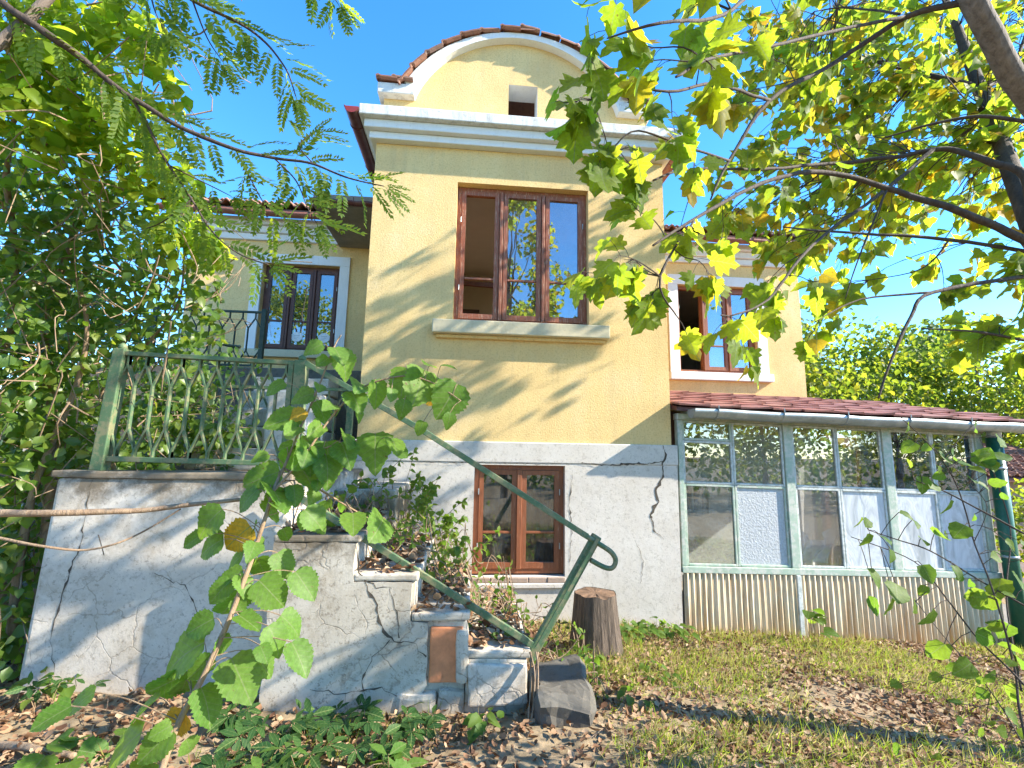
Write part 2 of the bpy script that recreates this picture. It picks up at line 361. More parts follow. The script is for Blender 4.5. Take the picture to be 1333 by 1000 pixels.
def pinnate(pairs=8, droop=.35, seed=0):
    r = random.Random(seed); v = []; f = []
    for i in range(pairs):
        t = .16+.8*i/(pairs-1); y = t; z = -droop*t*t
        L = .23*math.sin(math.pi*(.25+.6*(i/(pairs-1))))**.6
        for sg in (-1, 1):
            a = math.radians(62+r.uniform(-9, 9)-14*t); dx, dy = sg*math.sin(a), math.cos(a); px, py = -dy*sg, dx*sg
            b = len(v); w = L*.25; dz = r.uniform(-.25, .02)
            v += [(0, y, z), (dx*L*.45+px*w, y+dy*L*.45+py*w, z+dz*L*.4+.01), (dx*L, y+dy*L, z+dz*L), (dx*L*.45-px*w, y+dy*L*.45-py*w, z+dz*L*.4+.01)]
            f += [(b, b+1, b+2), (b, b+2, b+3)] if sg > 0 else [(b, b+2, b+1), (b, b+3, b+2)]
    b = len(v); y = .96; z = -droop*.93
    v += [(0, y, z), (.04, y+.08, z), (0, y+.17, z-.03), (-.04, y+.08, z)]; f += [(b, b+1, b+2), (b, b+2, b+3)]
    n = 6; b = len(v)                     # rachis
    for i in range(n+1):
        t = i/n; zz = -droop*t*t; v += [(-.006, t, zz-.004), (.006, t, zz-.004)]
    for i in range(n): a = b+2*i; f += [(a, a+1, a+3), (a, a+3, a+2)]
    return tmpl(v, f)
def palmate(k=5):
    v = []; f = []
    for i in range(k):
        a = (i-(k-1)/2)*(2.3*math.pi/2/(k-1))
        c, s_ = math.cos(a), math.sin(a); L = 1-.22*abs(i-(k-1)/2)/((k-1)/2); b = len(v)
        for x, y, z in ((0, .04, 0), (-.20, .48, .03), (0, .5, -.03), (.20, .48, .03), (-.14, .78, -.05), (.14, .78, -.05), (0, 1, -.14)):
            v.append(((x*c+y*s_)*L, (-x*s_+y*c)*L, z*L))
        f += [(b+0, b+2, b+1), (b, b+3, b+2), (b+1, b+2, b+4), (b+2, b+3, b+5), (b+4, b+2, b+6), (b+2, b+5, b+6)]
    return tmpl(v, f)
def tmesh(name, t, mat):
    v, f = t; me = bpy.data.meshes.new(name); me.from_pydata(v.tolist(), [], f.tolist())
    uv = me.uv_layers.new(name='uv'); idx = np.empty(len(me.loops), int); me.loops.foreach_get('vertex_index', idx)
    uv.data.foreach_set('uv', v[idx][:, :2].astype(np.float32).ravel()); me.materials.append(M[mat])
    me.polygons.foreach_set('use_smooth', [True]*len(me.polygons)); me.update(); return me
def batch(name, t, mats, mat, parent=None, kind='stuff', loc=None, smooth=True):      # many leaves in one mesh; mats: list of Matrix (world)
    v, f = t; A = np.array([[list(r) for r in m] for m in mats]) if not isinstance(mats, np.ndarray) else mats
    o0 = np.array(origin(parent)) if parent else np.array(loc or (0, 0, 0), float)
    V = np.einsum('nij,kj->nki', A[:, :3, :3], v)+A[:, None, :3, 3]-o0
    n, k = V.shape[:2]; F = (f[None]+(np.arange(n)*k)[:, None, None]).reshape(-1, 3)
    me = bpy.data.meshes.new(name); me.vertices.add(n*k); me.vertices.foreach_set('co', V.astype(np.float32).ravel())
    me.loops.add(F.size); me.loops.foreach_set('vertex_index', F.astype(np.int32).ravel())
    me.polygons.add(len(F)); me.polygons.foreach_set('loop_start', np.arange(0, F.size, 3, dtype=np.int32)); me.polygons.foreach_set('loop_total', np.full(len(F), 3, np.int32))
    uv = me.uv_layers.new(name='uv'); U = np.tile(v[:, :2], (n, 1))[F.ravel()]; uv.data.foreach_set('uv', U.astype(np.float32).ravel())
    if smooth: me.polygons.foreach_set('use_smooth', np.ones(len(F), bool))
    me.materials.append(M[mat]); me.update(); me.validate()
    o = bpy.data.objects.new(name, me); COL.objects.link(o)
    if parent: o.parent = parent
    else: o.location = o0
    if kind: o['kind'] = kind
    return o
def frame(p, tip, nrm, s, sx=None):
    t = Vector(tip).normalized(); n = Vector(nrm); n = (n-t*n.dot(t))
    n = n.normalized() if n.length > 1e-4 else t.orthogonal().normalized()
    x = t.cross(n)*(sx or s); t = t*s; n = n*s
    return Matrix(((x.x, t.x, n.x, p[0]), (x.y, t.y, n.y, p[1]), (x.z, t.z, n.z, p[2]), (0, 0, 0, 1)))
def rv(a=1.0): return Vector((rnd.gauss(0, a), rnd.gauss(0, a), rnd.gauss(0, a)))
def pix(p):
    d = CF.dot(p); return (CR.dot(p)/d*600+666, CD.dot(p)/d*600+500, d) if d > .05 else (1e6, 1e6, d)
def nearest_first(mats):                  # the leaves that show largest in the frame come first
    def key(m):
        x, y, d = pix(m.translation); s = m.col[1].length
        return (not (0 < x < 1333 and 0 < y < 1000), -s/max(d, .05))
    return sorted(mats, key=key)

# ------------------------------------------------------------------ ground
def ground_mesh():
    xs = np.concatenate([np.array([-900, -300, -100, -45, -25, -15]), np.arange(-10, 10.01, .1), np.array([15, 25, 45, 100, 300, 900])])
    ys = np.concatenate([np.array([-900, -300, -100, -40, -15, -6, -2, 0]), np.arange(1, 9.01, .1), np.array([12, 20, 40, 100, 300, 900])])
    v = []; nx = len(xs)
    for y in ys:
        for x in xs:
            z = ground(max(-9, min(9, x)), max(-2, min(9, y)))
            z += .03*noise.noise(Vector((x*7, y*7, 1))) if abs(x) < 10 and 0 < y < 9 else 0
            v.append((x, y, z))
    f = [(j*nx+i, j*nx+i+1, (j+1)*nx+i+1, (j+1)*nx+i) for j in range(len(ys)-1) for i in range(nx-1)]
    b = MB(); b.add(v, f); return tag(b.build('ground', 'soil', smooth=True), kind='structure')
ground_mesh()

# ------------------------------------------------------------------ house
H = thing('house', (.6, 5.6, -2.0), 'yellow roughcast house with a round tiled gable over white cornices', 'house')
FY = 5.6
# walls of the projecting bay
WIN = (-.265, 1.465, 1.60, 3.48); BWIN = (.06, 1.15, -1.42, -.145)
b = MB().wall(-1.33, 2.50, .13, 3.95, FY, FY+.3, [WIN]); b.build('wall', 'stucco', H)
b = MB().box(-1.33, -1.03, FY+.3, 8.0, .13, 3.95).box(2.20, 2.50, FY+.3, 6.3, .13, 3.95).box(2.20, 2.50, 7.6, 8.0, .13, 3.95).box(2.20, 2.50, 6.3, 7.6, .13, 1.5).box(2.20, 2.50, 6.3, 7.6, 3.3, 3.95); b.build('wall', 'stucco', H)  # right side wall has an unseen opening added to let sun into the room
b = MB().wall(-1.37, 2.56, -2.4, -.12, FY-.018, FY+.3, [BWIN]); b.build('plinth', 'plinth', H)
box_part('plinth_band', 'plinth', H, -1.38, 2.57, FY-.027, FY+.29, -.12, .13, bevel=.012)
b = MB().box(-1.37, -1.05, FY+.3, 8.0, -2.4, .13).box(2.22, 2.55, FY+.3, 8.0, -2.4, .13); b.build('plinth', 'plinth', H)
# cornice: three stepped slabs
for (pz0, pz1, pr, m) in ((3.952, 4.05, .10, 'trim'), (4.052, 4.165, .175, 'trim'), (4.167, 4.31, .25, 'ledge')):
    box_part('cornice', m, H, -1.33-pr*.75, 2.50+pr*.75, FY-pr, 8.0, pz0, pz1, bevel=.012)
# gable with round top
def arch(cx, cz, R, x0, zfoot):          # x from x0 to mirrored end
    return lambda x: cz+math.sqrt(max(0, R*R-(x-cx)**2)) if abs(x-cx) < R else zfoot
GX = .5; topz = lambda x: max(4.62, arch(GX, 4.14, 1.47, 0, 4.62)(x))
ah = (.375, .77, 4.43, 4.965)
xs = sorted(set([-1.27, 2.27]+[GX+1.47*math.sin(a) for a in np.linspace(-math.pi/2, math.pi/2, 49)]+[ah[0], ah[1]]))
g = MB()
def gable_cells(y, flip):
    for i in range(len(xs)-1):
        a, c = xs[i], xs[i+1]; m = (a+c)/2
        segs = [(4.312, None)] if not ah[0] < m < ah[1] else [(4.312, ah[2]), (ah[3], None)]
        for z0, z1 in segs:
            q = [(a, y, z0), (c, y, z0), (c, y, z1 if z1 else topz(c)), (a, y, z1 if z1 else topz(a))]
            g.add(q, [(3, 2, 1, 0) if flip else (0, 1, 2, 3)])
gable_cells(FY, False); gable_cells(FY+.3, True)
for i in range(len(xs)-1): g.add([(xs[i], FY, topz(xs[i])), (xs[i+1], FY, topz(xs[i+1])), (xs[i+1], FY+.3, topz(xs[i+1])), (xs[i], FY+.3, topz(xs[i]))], [(0, 1, 2, 3)])
for x, fl in ((-1.27, 1), (2.27, 0)): g.add([(x, FY, 4.312), (x, FY+.3, 4.312), (x, FY+.3, 4.62), (x, FY, 4.62)], [(0, 1, 2, 3)])
g.build('gable', 'stucco', H)
MB().add([(ah[0], FY+.001, ah[2]), (ah[1], FY+.001, ah[2]), (ah[1], FY+.001, ah[3]), (ah[0], FY+.001, ah[3]), (ah[0], FY+.3, ah[2]), (ah[1], FY+.3, ah[2]), (ah[1], FY+.3, ah[3]), (ah[0], FY+.3, ah[3])],
         [(0, 4, 5, 1), (1, 5, 6, 2), (2, 6, 7, 3), (3, 7, 4, 0)]).build('attic_reveal', 'trim', H)
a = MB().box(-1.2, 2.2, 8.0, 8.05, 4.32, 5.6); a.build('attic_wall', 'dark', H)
for k in range(7): box_part('plank', 'plank', H, .2, 1.1, 6.6+k*.004, 6.64+k*.004, 4.34+k*.13, 4.455+k*.13, bevel=.004)
# white arch band with its two feet
def arcpts(cx, cz, R, a0, a1, n): return [(cx+R*math.cos(t), cz+R*math.sin(t)) for t in np.linspace(a0, a1, n)]
inner = arcpts(.5, 4.14, 1.45, math.pi-.34, .34, 41); outer = arcpts(.505, 3.97, 1.70, math.pi-.49, .49, 41)
t = MB()
inner[0] = (-.87, 4.60); inner[-1] = (1.87, 4.60); outer[0] = (-1.0, 4.775); outer[-1] = (2.01, 4.775)
for i in range(40):
    q = [inner[i], inner[i+1], outer[i+1], outer[i]]
    vs = [(x, y, z) for y in (FY-.11, FY+.02) for x, z in q]
    t.add(vs, [(3, 2, 1, 0), (4, 5, 6, 7), (0, 1, 5, 4), (2, 3, 7, 6)])
t.build('arch_band', 'trim', H)
box_part('band_foot', 'ledge', H, -1.34, -.868, FY-.115, FY+.3, 4.60, 4.745, bevel=.01)
box_part('band_foot', 'ledge', H, 1.868, 2.34, FY-.115, FY+.3, 4.60, 4.745, bevel=.01)
roof = MB()
ar = arcpts(.505, 3.97, 1.70, math.pi-.49, .49, 41)
for i in range(40):
    (x0, z0), (x1, z1) = ar[i], ar[i+1]
    roof.add([(x0, FY-.1, z0), (x1, FY-.1, z1), (x1, 9, z1), (x0, 9, z0)], [(3, 2, 1, 0)])
    roof.add([(x0, FY-.1, z0-.02), (x1, FY-.1, z1-.02), (x1, 9, z1-.02), (x0, 9, z0-.02)], [(0, 1, 2, 3)])
RF = roof.build('barrel_roof', 'clay', H)
def roman_tile(L=.27, Wd=.21, Hh=.06, th=.022):     # laid along +Y, rolls to +Z, width along X
    v = []; n = 8; rows = ((0, .045), (.03, .058), (.065, .036), (L*.6, .022), (L, 0)); m = n+1
    for y, dz in rows:
        for k in range(m):
            a = k/n; x = (a-.5)*Wd; z = Hh*math.sin(math.pi*a/.62) if a < .62 else .012*math.sin((a-.62)*20)
            v.append((x, y, z+dz))
    R_ = len(rows)*m; v += [(x, y, z-th) for x, y, z in v]; f = []
    for q in range(len(rows)-1):
        for k in range(n): o = q*m+k; f += [(o, o+1, o+m+1, o+m), (R_+o+1, R_+o, R_+o+m, R_+o+m+1)]
        f += [(q*m, q*m+m, R_+q*m+m, R_+q*m), (q*m+n+m, q*m+n, R_+q*m+n, R_+q*m+n+m)]
    for k in range(n): f += [(k, R_+k, R_+k+1, k+1), ((len(rows)-1)*m+k, (len(rows)-1)*m+k+1, R_+(len(rows)-1)*m+k+1, R_+(len(rows)-1)*m+k)]
    me = bpy.data.meshes.new('roof_tile'); me.from_pydata(v, [], f); me.materials.append(M['clay']); me.update(); return me
tile = roman_tile()
def tile_mat(p, along, up): 
    y = Vector(along).normalized(); z = Vector(up); z = (z-y*z.dot(y)).normalized(); x = y.cross(z)
    return Matrix(((x.x, y.x, z.x, p[0]), (x.y, y.y, z.y, p[1]), (x.z, y.z, z.z, p[2]), (0, 0, 0, 1)))
for row in range(3):
    yy = FY-.06+row*.2
    for sg in (-1, 1):
        for k in range(7):
            a = math.pi/2+sg*(1.13-k*.163)+rnd.uniform(-.006, .006); R = 1.705
            p = (.505+R*math.cos(a), yy+rnd.uniform(-.015, .012), 3.97+R*math.sin(a))
            pass; place(tile, 'roof_tile', RF, tile_mat(p, (math.sin(a)*sg*1.0, 0, -math.cos(a)*sg), (math.cos(a), 0, math.sin(a))) @ Matrix.Rotation(rnd.uniform(-.05, .05), 4, 'Z'))
    for sx in (-1, 1): 
        for k in range(2): place(tile, 'roof_tile', RF, tile_mat((.505+sx*(1.86-k*.2), yy, 4.75+k*.012), (-sx*.97, 0, .12), (0, 0, 1)))
    place(tile, 'roof_tile', RF, tile_mat((.505, yy, 5.70), (1, 0, 0), (0, 0, 1)))
# bay side gutters running back along the eaves
def half_gutter(a, b, r, mat, capmat, parent, brackets=2, capside=0, brmat=None):
    a, b = Vector(a), Vector(b); t = (b-a).normalized(); side = t.cross(Vector((0, 0, 1))).normalized(); up = side.cross(t)
    m = MB(); n = 9; ring = lambda p, rr: [p+side*(rr*math.cos(q))+up*(rr*math.sin(q)) for q in np.linspace(math.pi, 2*math.pi, n)]
    ln = 14; vs = []
    for k in range(ln+1):
        p = a.lerp(b, k/ln)+up*(.006*math.sin(k*1.7)); vs += ring(p, r)+ring(p, r-.006)
    f = []
    for k in range(ln):
        o0, o1 = k*2*n, (k+1)*2*n
        for j in range(n-1): f += [(o0+j, o0+j+1, o1+j+1, o1+j), (o0+n+j+1, o0+n+j, o1+n+j, o1+n+j+1)]
        f += [(o0, o1, o1+n, o0+n), (o0+n-1, o0+2*n-1, o1+2*n-1, o1+n-1)]
    m.add(vs, f); G = m.build('gutter', mat, parent, smooth=True)
    bead = MB().tube([a+side*(-r)+up*.004, b+side*(-r)+up*.004], .009, 6); bead.build('bead', mat, G, smooth=True)
    for p in (a, b):
        c = MB(); q = ring(p, r-.003)+ring(p+t*.006, r-.003); c.add(q, [tuple(range(n)), tuple(range(2*n-1, n-1, -1))]); c.build('end_cap', capmat, G)
    for k in range(brackets):
        p = a.lerp(b, (k+.35)/brackets); br = MB().tube([p+(-side*(r+.004))+up*.012]+[x+(x-p).normalized()*.004 for x in ring(p, r)]+[p+side*(r+.004)+up*.05], .007, 5); br.build('bracket', brmat or mat, G)
    return G
half_gutter((-1.60, 5.33, 4.24), (-1.60, 8.0, 4.24), .088, 'maroon', 'redcap', H, 3)
half_gutter((2.80, 8.0, 4.24), (2.80, 5.33, 4.24), .088, 'copper', 'copper', H, 3)
for sx, X in ((-1, -1.33), (1, 2.5)):
    e = MB().prism([(X+sx*.20, 4.312), (X+sx*.20, 4.35), (X-sx*.4, 4.56), (X-sx*.4, 4.50)] if sx < 0 else [(X+sx*.20, 4.312), (X-sx*.4, 4.50), (X-sx*.4, 4.56), (X+sx*.20, 4.35)], 5.95, 9); e.build('eave', 'clay', H)

# windows
def win(x0, x1, z0, z1, y, cols, mat, gl, muntin=.32, skip_sash=(), skip_pane=(), fw=.055, sw=.055, mull=.06):
    f = MB().wall(x0, x1, z0, z1, y, y+.09, [(x0+fw+(x1-x0-2*fw+mull)*k/cols, x0+fw+(x1-x0-2*fw+mull)*(k+1)/cols-mull, z0+fw, z1-fw) for k in range(cols)])
    Wn = f.build('window', mat, H, bevel=.006)
    for k in range(cols):
        a = x0+fw+(x1-x0-2*fw+mull)*k/cols+.003; c = x0+fw+(x1-x0-2*fw+mull)*(k+1)/cols-mull-.003; lo, hi = z0+fw+.003, z1-fw-.003
        if k in skip_sash: continue
        MB().wall(a, c, lo, hi, y-.014, y+.045, [(a+sw, c-sw, lo+sw*1.2, hi-sw)]).build('sash', mat, Wn, bevel=.006)
        zm = lo+(hi-lo)*muntin
        MB().box(a+sw+.001, c-sw-.001, y-.006, y+.03, zm-.014, zm+.014).build('glazing_bar', mat, Wn, bevel=.004)
        if k in skip_pane: continue
        for p0, p1 in ((lo+sw*1.2, zm-.014), (zm+.014, hi-sw)):
            MB().box(a+sw+.001, c-sw-.001, y+.012, y+.016, p0+.001, p1-.001).build('pane', gl, Wn)
    for xh in (x0+fw-.004, x1-fw+.004):
        for zh in (z0+.25*(z1-z0), z0+.75*(z1-z0)): MB().tube([(xh, y-.02, zh-.035), (xh, y-.02, zh+.035)], .007, 6).build('hinge', 'zinc', Wn)
    if cols == 3:
        for k in (1, 2):
            xm = x0+fw+(x1-x0-2*fw+mull)*k/cols-mull/2
            MB().box(xm-.019, xm+.019, y-.034, y-.002, z0+fw*.8, z1-fw*.8).build('astragal', mat, Wn, bevel=.005)
    return Wn
win(WIN[0]+.004, WIN[1]-.004, WIN[2]+.02, WIN[3]-.004, FY+.11, 3, 'wood', 'glass', .31, skip_pane=(0,))
W2 = win(BWIN[0]+.004, BWIN[1]-.004, BWIN[2]+.02, BWIN[3]-.004, FY+.06, 2, 'woodp', 'glassb', .36)
MB().box(.575, .635, FY+.03, FY+.058, BWIN[2]+.07, BWIN[3]-.05).build('astragal', 'woodp', W2, bevel=.006)
SL = box_part('window_sill', 'cream', H, -.505, 1.70, FY-.13, FY+.1, 1.43, 1.598, bevel=.012)
box_part('sill_moulding', 'stucco', SL, -.46, 1.655, FY-.055, FY-.001, 1.385, 1.429, bevel=.01)
SB = box_part('window_sill', 'plinth', H, .02, 1.19, FY-.05, FY+.1, -1.545, -1.485, bevel=.012)
for k in range(5): box_part('brick', 'oldbrick', SB, .06+k*.22, .06+k*.22+.21, FY-.04+rnd.uniform(0, .01), FY+.1, -1.484, -1.425, bevel=.008)
# rooms
def room(x0, x1, y0, y1, z0, z1, m, mc, side=None):
    r = MB().box(x0-.05, x1+.05, y1, y1+.05, z0-.05, z1+.05).box(x0-.05, x0, y0, y1, z0, z1)
    if side: r.box(x1, x1+.05, y0, side[0], z0, z1).box(x1, x1+.05, side[1], y1, z0, z1).box(x1, x1+.05, side[0], side[1], z0, side[2]).box(x1, x1+.05, side[0], side[1], side[3], z1)
    else: r.box(x1, x1+.05, y0, y1, z0, z1)
    r.build('room_wall', m, H)
    MB().box(x0-.05, x1+.05, y0, y1, z1, z1+.05).build('room_ceiling', mc, H); MB().box(x0-.05, x1+.05, y0, y1, z0-.05, z0).build('room_floor', 'plank', H)
room(-1.0, 2.14, 5.91, 9.4, .2, 3.72, 'room', 'ceil', (6.3, 7.6, 1.5, 3.3)); room(-1.0, 2.18, 5.91, 8.5, -2.3, -.05, 'dark', 'dark')  # main room gets the same added side opening, brightening it from out of view
box_part('cupboard', 'furn', H, -.95, .1, 8.7, 9.3, .21, 2.75); MB().bar((-.95, 6.9, 2.62), (1.2, 6.9, 2.55), .07, .04).build('curtain_rail', 'woodp', H)
box_part('cupboard', 'furn', H, -.98, -.35, 6.6, 7.6, .21, 1.9)
cv = MB(); n = 60
vs = [(.1+k/n*1.0, 5.80+.02*math.sin(k*1.1), z) for k in range(n+1) for z in (-1.36, -.2)]
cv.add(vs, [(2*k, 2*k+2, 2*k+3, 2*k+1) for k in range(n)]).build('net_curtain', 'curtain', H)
# wings
LW = (-3.68, -2.38, 1.66, 3.20); RW = (3.78, 5.30, 1.52, 3.19); WY = 8.0
MB().wall(-4.9, -1.33, -2.4, 3.6, WY, WY+.3, [LW]).build('wall', 'stucco', H)
MB().wall(2.5, 6.22, .4, 3.62, WY, WY+.3, [RW]).build('wall', 'stucco', H)
MB().wall(2.5, 6.22, -2.6, .4, WY, WY+.3, [(3.72, 4.22, -1.0, -.47)]).build('wall', 'verwall', H)
MB().box(5.92, 6.22, WY+.3, 12, -2.6, 3.62).box(-4.9, -4.6, WY+.3, 12, -2.4, 3.6).build('wall', 'stucco', H)
for x0, x1, z in ((-5.0, -1.33, 3.602), (2.5, 6.32, 3.622)):
    for k, (dz, pr) in enumerate(((.0, .05), (.122, .10), (.244, .17))): box_part('cornice', 'trim', H, x0-(pr if x0 < 0 else 0), x1+(pr if x0 > 0 else 0), WY-pr, WY+.3, z+dz, z+dz+.12, bevel=.012)
def surround(x0, x1, z0, z1, w, sill):
    y0, y1 = WY-.035, WY-.001
    s = MB().box(x0-w, x0, y0, y1, z0, z1).box(x1, x1+w, y0, y1, z0, z1).box(x0-w, x1+w, y0, y1, z1, z1+w); s.build('window_surround', 'trim', H, bevel=.006)
    box_part('window_sill', 'trim' if x0 > 0 else 'cream', H, x0-w-.02, x1+w+.05, WY-.09, WY+.08, z0-sill, z0-.002, bevel=.01)
surround(*LW, .17, .13); surround(*RW, .19, .15)
WL = win(LW[0]+.004, LW[1]-.004, LW[2]+.004, LW[3]-.004, WY+.1, 3, 'woodb', 'glass', .34)
WR = win(RW[0]+.004, RW[1]-.004, RW[2]+.004, RW[3]-.004, WY+.07, 3, 'woodp', 'glass', .30, skip_sash=(0,))
oct8 = lambda cx, cz, r: [(cx+r*1.15*math.cos(t), cz+r*math.sin(t)) for t in (math.pi/8+k*math.pi/4 for k in range(8))]
for cx in (-3.06, -2.60):
    st = MB().prism(oct8(cx, 1.93, .09), WY+.107, WY+.1115).build('sticker', 'sticker', WL)
    pr = MB()
    for k in range(3): pr.box(cx-.05, cx+.05-.02*k, WY+.1055, WY+.1065, 1.95-.03*k, 1.958-.03*k)
    pr.build('sticker_print', 'print', WL)
room(-4.55, -1.4, 8.32, 11.5, .4, 3.5, 'greyroom', 'ceil'); room(2.6, 5.9, 8.32, 11.5, .6, 3.55, 'greyroom', 'ceil')
room(2.6, 5.9, 8.32, 10.5, -2.4, .35, 'dark', 'dark')
iw = MB().wall(3.72, 4.22, -1.0, -.47, WY+.08, WY+.14, [(3.77, 3.955, -.95, -.52), (3.985, 4.17, -.95, -.52)]).build('window', 'verwhite', H)
MB().box(3.77, 4.17, WY+.11, WY+.114, -.95, -.52).build('pane', 'glassb', iw)
# wing roofs and gutters
def wing_roof(x0, x1, z):
    rise = .5; yb = 12.2; zb = z+(yb-WY+.3)*rise
    rf = MB().add([(x0, WY-.30, z+.03), (x1, WY-.30, z+.03), (x1, yb, zb), (x0, yb, zb), (x0, WY-.30, z-.0), (x1, WY-.30, z-.0), (x1, yb, zb-.04), (x0, yb, zb-.04)], [(0, 1, 2, 3), (7, 6, 5, 4), (0, 4, 5, 1), (1, 5, 6, 2), (3, 7, 4, 0)]).build('roof', 'clay', H)
    for r in range(4):
        k = 0; x = x0+.1
        while x < x1:
            p = (x+rnd.uniform(-.01, .01), WY-.34+r*.235, z+.035+r*.235*rise); place(tile, 'roof_tile', rf, tile_mat(p, (0, 1, rise), (0, -rise, 1)) @ Matrix.Rotation(rnd.uniform(-.04, .04), 4, 'Z')); x += .205
    return rf
wing_roof(-5.3, -1.7, 4.03); wing_roof(2.9, 6.6, 4.05)
half_gutter((-5.3, WY-.33, 3.99), (-2.35, WY-.33, 3.97), .075, 'copper', 'copper', H, 4); half_gutter((2.95, WY-.33, 4.0), (6.6, WY-.33, 3.98), .075, 'copper', 'copper', H, 4)
# canopy over the side door
box_part('canopy', 'slabu', H, -2.42, -1.335, 6.55, WY-.001, 3.56, 3.74, bevel=.012)
half_gutter((-2.42, 6.48, 3.60), (-1.5, 6.48, 3.59), .055, 'maroon', 'maroon', H, 2)
0 and MB().prism([(-2.42, 3.36), (-1.335, 3.36), (-1.335, 3.559), (-2.42, 3.559)], WY-.16, WY-.002)
dr = MB().box(-1.375, -1.335, 6.3, 7.3, .95, 3.0).build('side_door', 'woodb', H, bevel=.01)
# settlement cracks in the plinth
def crack(parent, pts, y, w=.014, name='crack', seed=1):
    r = random.Random(seed); P = []
    for i in range(len(pts)-1):
        (x0, z0), (x1, z1) = pts[i], pts[i+1]; n = max(2, int(math.hypot(x1-x0, z1-z0)/.03))
        for k in range(n): P.append((x0+(x1-x0)*k/n+r.gauss(0, .006), z0+(z1-z0)*k/n+r.gauss(0, .006)))
    P.append(pts[-1]); m = MB(); vs = []
    for i, (x, z) in enumerate(P):
        a = P[max(i-1, 0)]; c = P[min(i+1, len(P)-1)]; dx, dz = c[0]-a[0], c[1]-a[1]; L = math.hypot(dx, dz) or 1
        ww = w*r.choice((.3, .5, .5, .8, 1.0, 1.0, 1.9))*r.uniform(.8, 1.2)*(.35+.65*math.sin(math.pi*min(.97, max(.03, i/len(P))))); vs += [(x-dz/L*ww/2, y, z+dx/L*ww/2), (x+dz/L*ww/2, y, z-dx/L*ww/2)]
    m.add(vs, [(2*i, 2*i+1, 2*i+3, 2*i+2) for i in range(len(P)-1)]); return m.build(name, 'crack', parent)
PY = FY-.0215; BY = FY-.0305
crack(H, [(2.37, .12), (2.42, .02), (2.36, -.12)], BY, .03); crack(H, [(2.36, -.12), (2.38, -.25), (2.27, -.42), (2.31, -.56), (2.20, -.70), (2.25, -.90), (2.36, -1.0)], PY, .03, seed=2)
crack(H, [(1.35, -.11), (1.7, -.125), (2.1, -.10), (2.38, -.07)], BY, .018, seed=3); crack(H, [(1.24, -.2), (1.2, -.6), (1.23, -.9), (1.2, -1.3)], PY, .010, seed=4)
crack(H, [(2.0, -1.0), (2.1, -1.25), (2.05, -1.5)], PY, .008, seed=5); crack(H, [(-.9, -.12), (0.0, -.128), (1.2, -.124)], BY, .006, seed=6)

# ------------------------------------------------------------------ glazed veranda
V = thing('veranda', (4.6, 5.62, -2.1), 'long glazed lean-to veranda on a rusty corrugated base against the house', 'veranda')
VY = 5.62; sag = lambda x: -.022*(x-2.6)
posts = [(2.585, .06), (3.985, .115), (5.345, .115), (6.68, .10)]
for x, w in posts: MB().add([(x+dx+(.0 if z > 0 else 0), yy, z+sag(x)) for z in (-1.31, .45) for dx, yy in ((0, VY-.03), (w, VY-.03), (w, VY+.07), (0, VY+.07))], [(0, 3, 2, 1), (4, 5, 6, 7), (0, 1, 5, 4), (1, 2, 6, 5), (2, 3, 7, 6), (3, 0, 4, 7)]).build('post', 'verframe', V, bevel=.006)
def rail(x0, x1, z0, z1, mat, name='rail', y0=VY-.02, y1=VY+.05, par=None):
    return MB().add([(x, yy, z+sag(x)) for z in (z0, z1) for x, yy in ((x0, y0), (x1, y0), (x1, y1), (x0, y1))], [(0, 3, 2, 1), (4, 5, 6, 7), (0, 1, 5, 4), (1, 2, 6, 5), (2, 3, 7, 6), (3, 0, 4, 7)]).build(name, mat, par or V, bevel=.005)
rail(2.58, 6.80, .452, .53, 'verframe', 'top_beam', VY-.04, VY+.09); rail(2.58, 6.80, -1.385, -1.312, 'verframe', 'bottom_beam', VY-.045, VY+.09)
def light(x0, x1, z0, z1, mat='glassv', fm='verwhite', fr=.028, name='pane'):
    f = MB(); 
    rail(x0, x0+fr, z0, z1, fm, 'glazing_bar', VY-.012, VY+.03); rail(x1-fr, x1, z0, z1, fm, 'glazing_bar', VY-.012, VY+.03)
    rail(x0+fr, x1-fr, z0, z0+fr, fm, 'glazing_bar', VY-.014, VY+.03); rail(x0+fr, x1-fr, z1-fr, z1, fm, 'glazing_bar', VY-.014, VY+.03)
    return rail(x0+fr+.001, x1-fr-.001, z0+fr+.001, z1-fr-.001, mat, name, VY+.004, VY+.009)
def filmmat():
    s = N('milky film on glass'); c = s.coord(); mp = s.n('Mapping'); mp.inputs['Scale'].default_value = (2.2, 1, .8); mp.inputs['Rotation'].default_value = (0, .7, 0); s.l(c, mp.inputs['Vector'])
    n = s.noise(2.2, 5, .6, mp.outputs[0], 1.2)
    col = s.ramp(n, [(.32, (.34, .37, .39)), (.5, (.62, .65, .68)), (.62, (.46, .49, .52)), (.75, (.74, .76, .78))])
    return s.end(s.bsdf(col, .12, s.bump(n, .35, .03), spec=.7))
M['film'] = filmmat()
TZ = -.335
for k, (x0, x1) in enumerate(((2.648, 3.98), (4.104, 5.34), (5.464, 6.675))):
    xm = (x0+x1)/2-.01
    if k == 0:
        light(x0, xm-.004, .20, .448, fm='verframe'); light(x0, xm-.004, TZ+.002, .196); light(xm, x1, TZ+.002, .448, fm='verwhite')
        light(x0, xm-.004, -1.308, TZ-.002, fm='verframe'); light(xm, x1, -1.308, TZ-.002, 'board', 'verframe', name='fibre_board')
    else:
        for a, c in ((x0, xm-.004), (xm, x1)): light(a, c, TZ+.002, .448); light(a, c, -1.308, TZ-.002, 'film' if (k, a > xm-.1) in ((2, False), (2, True), (1, True)) else 'glassc')
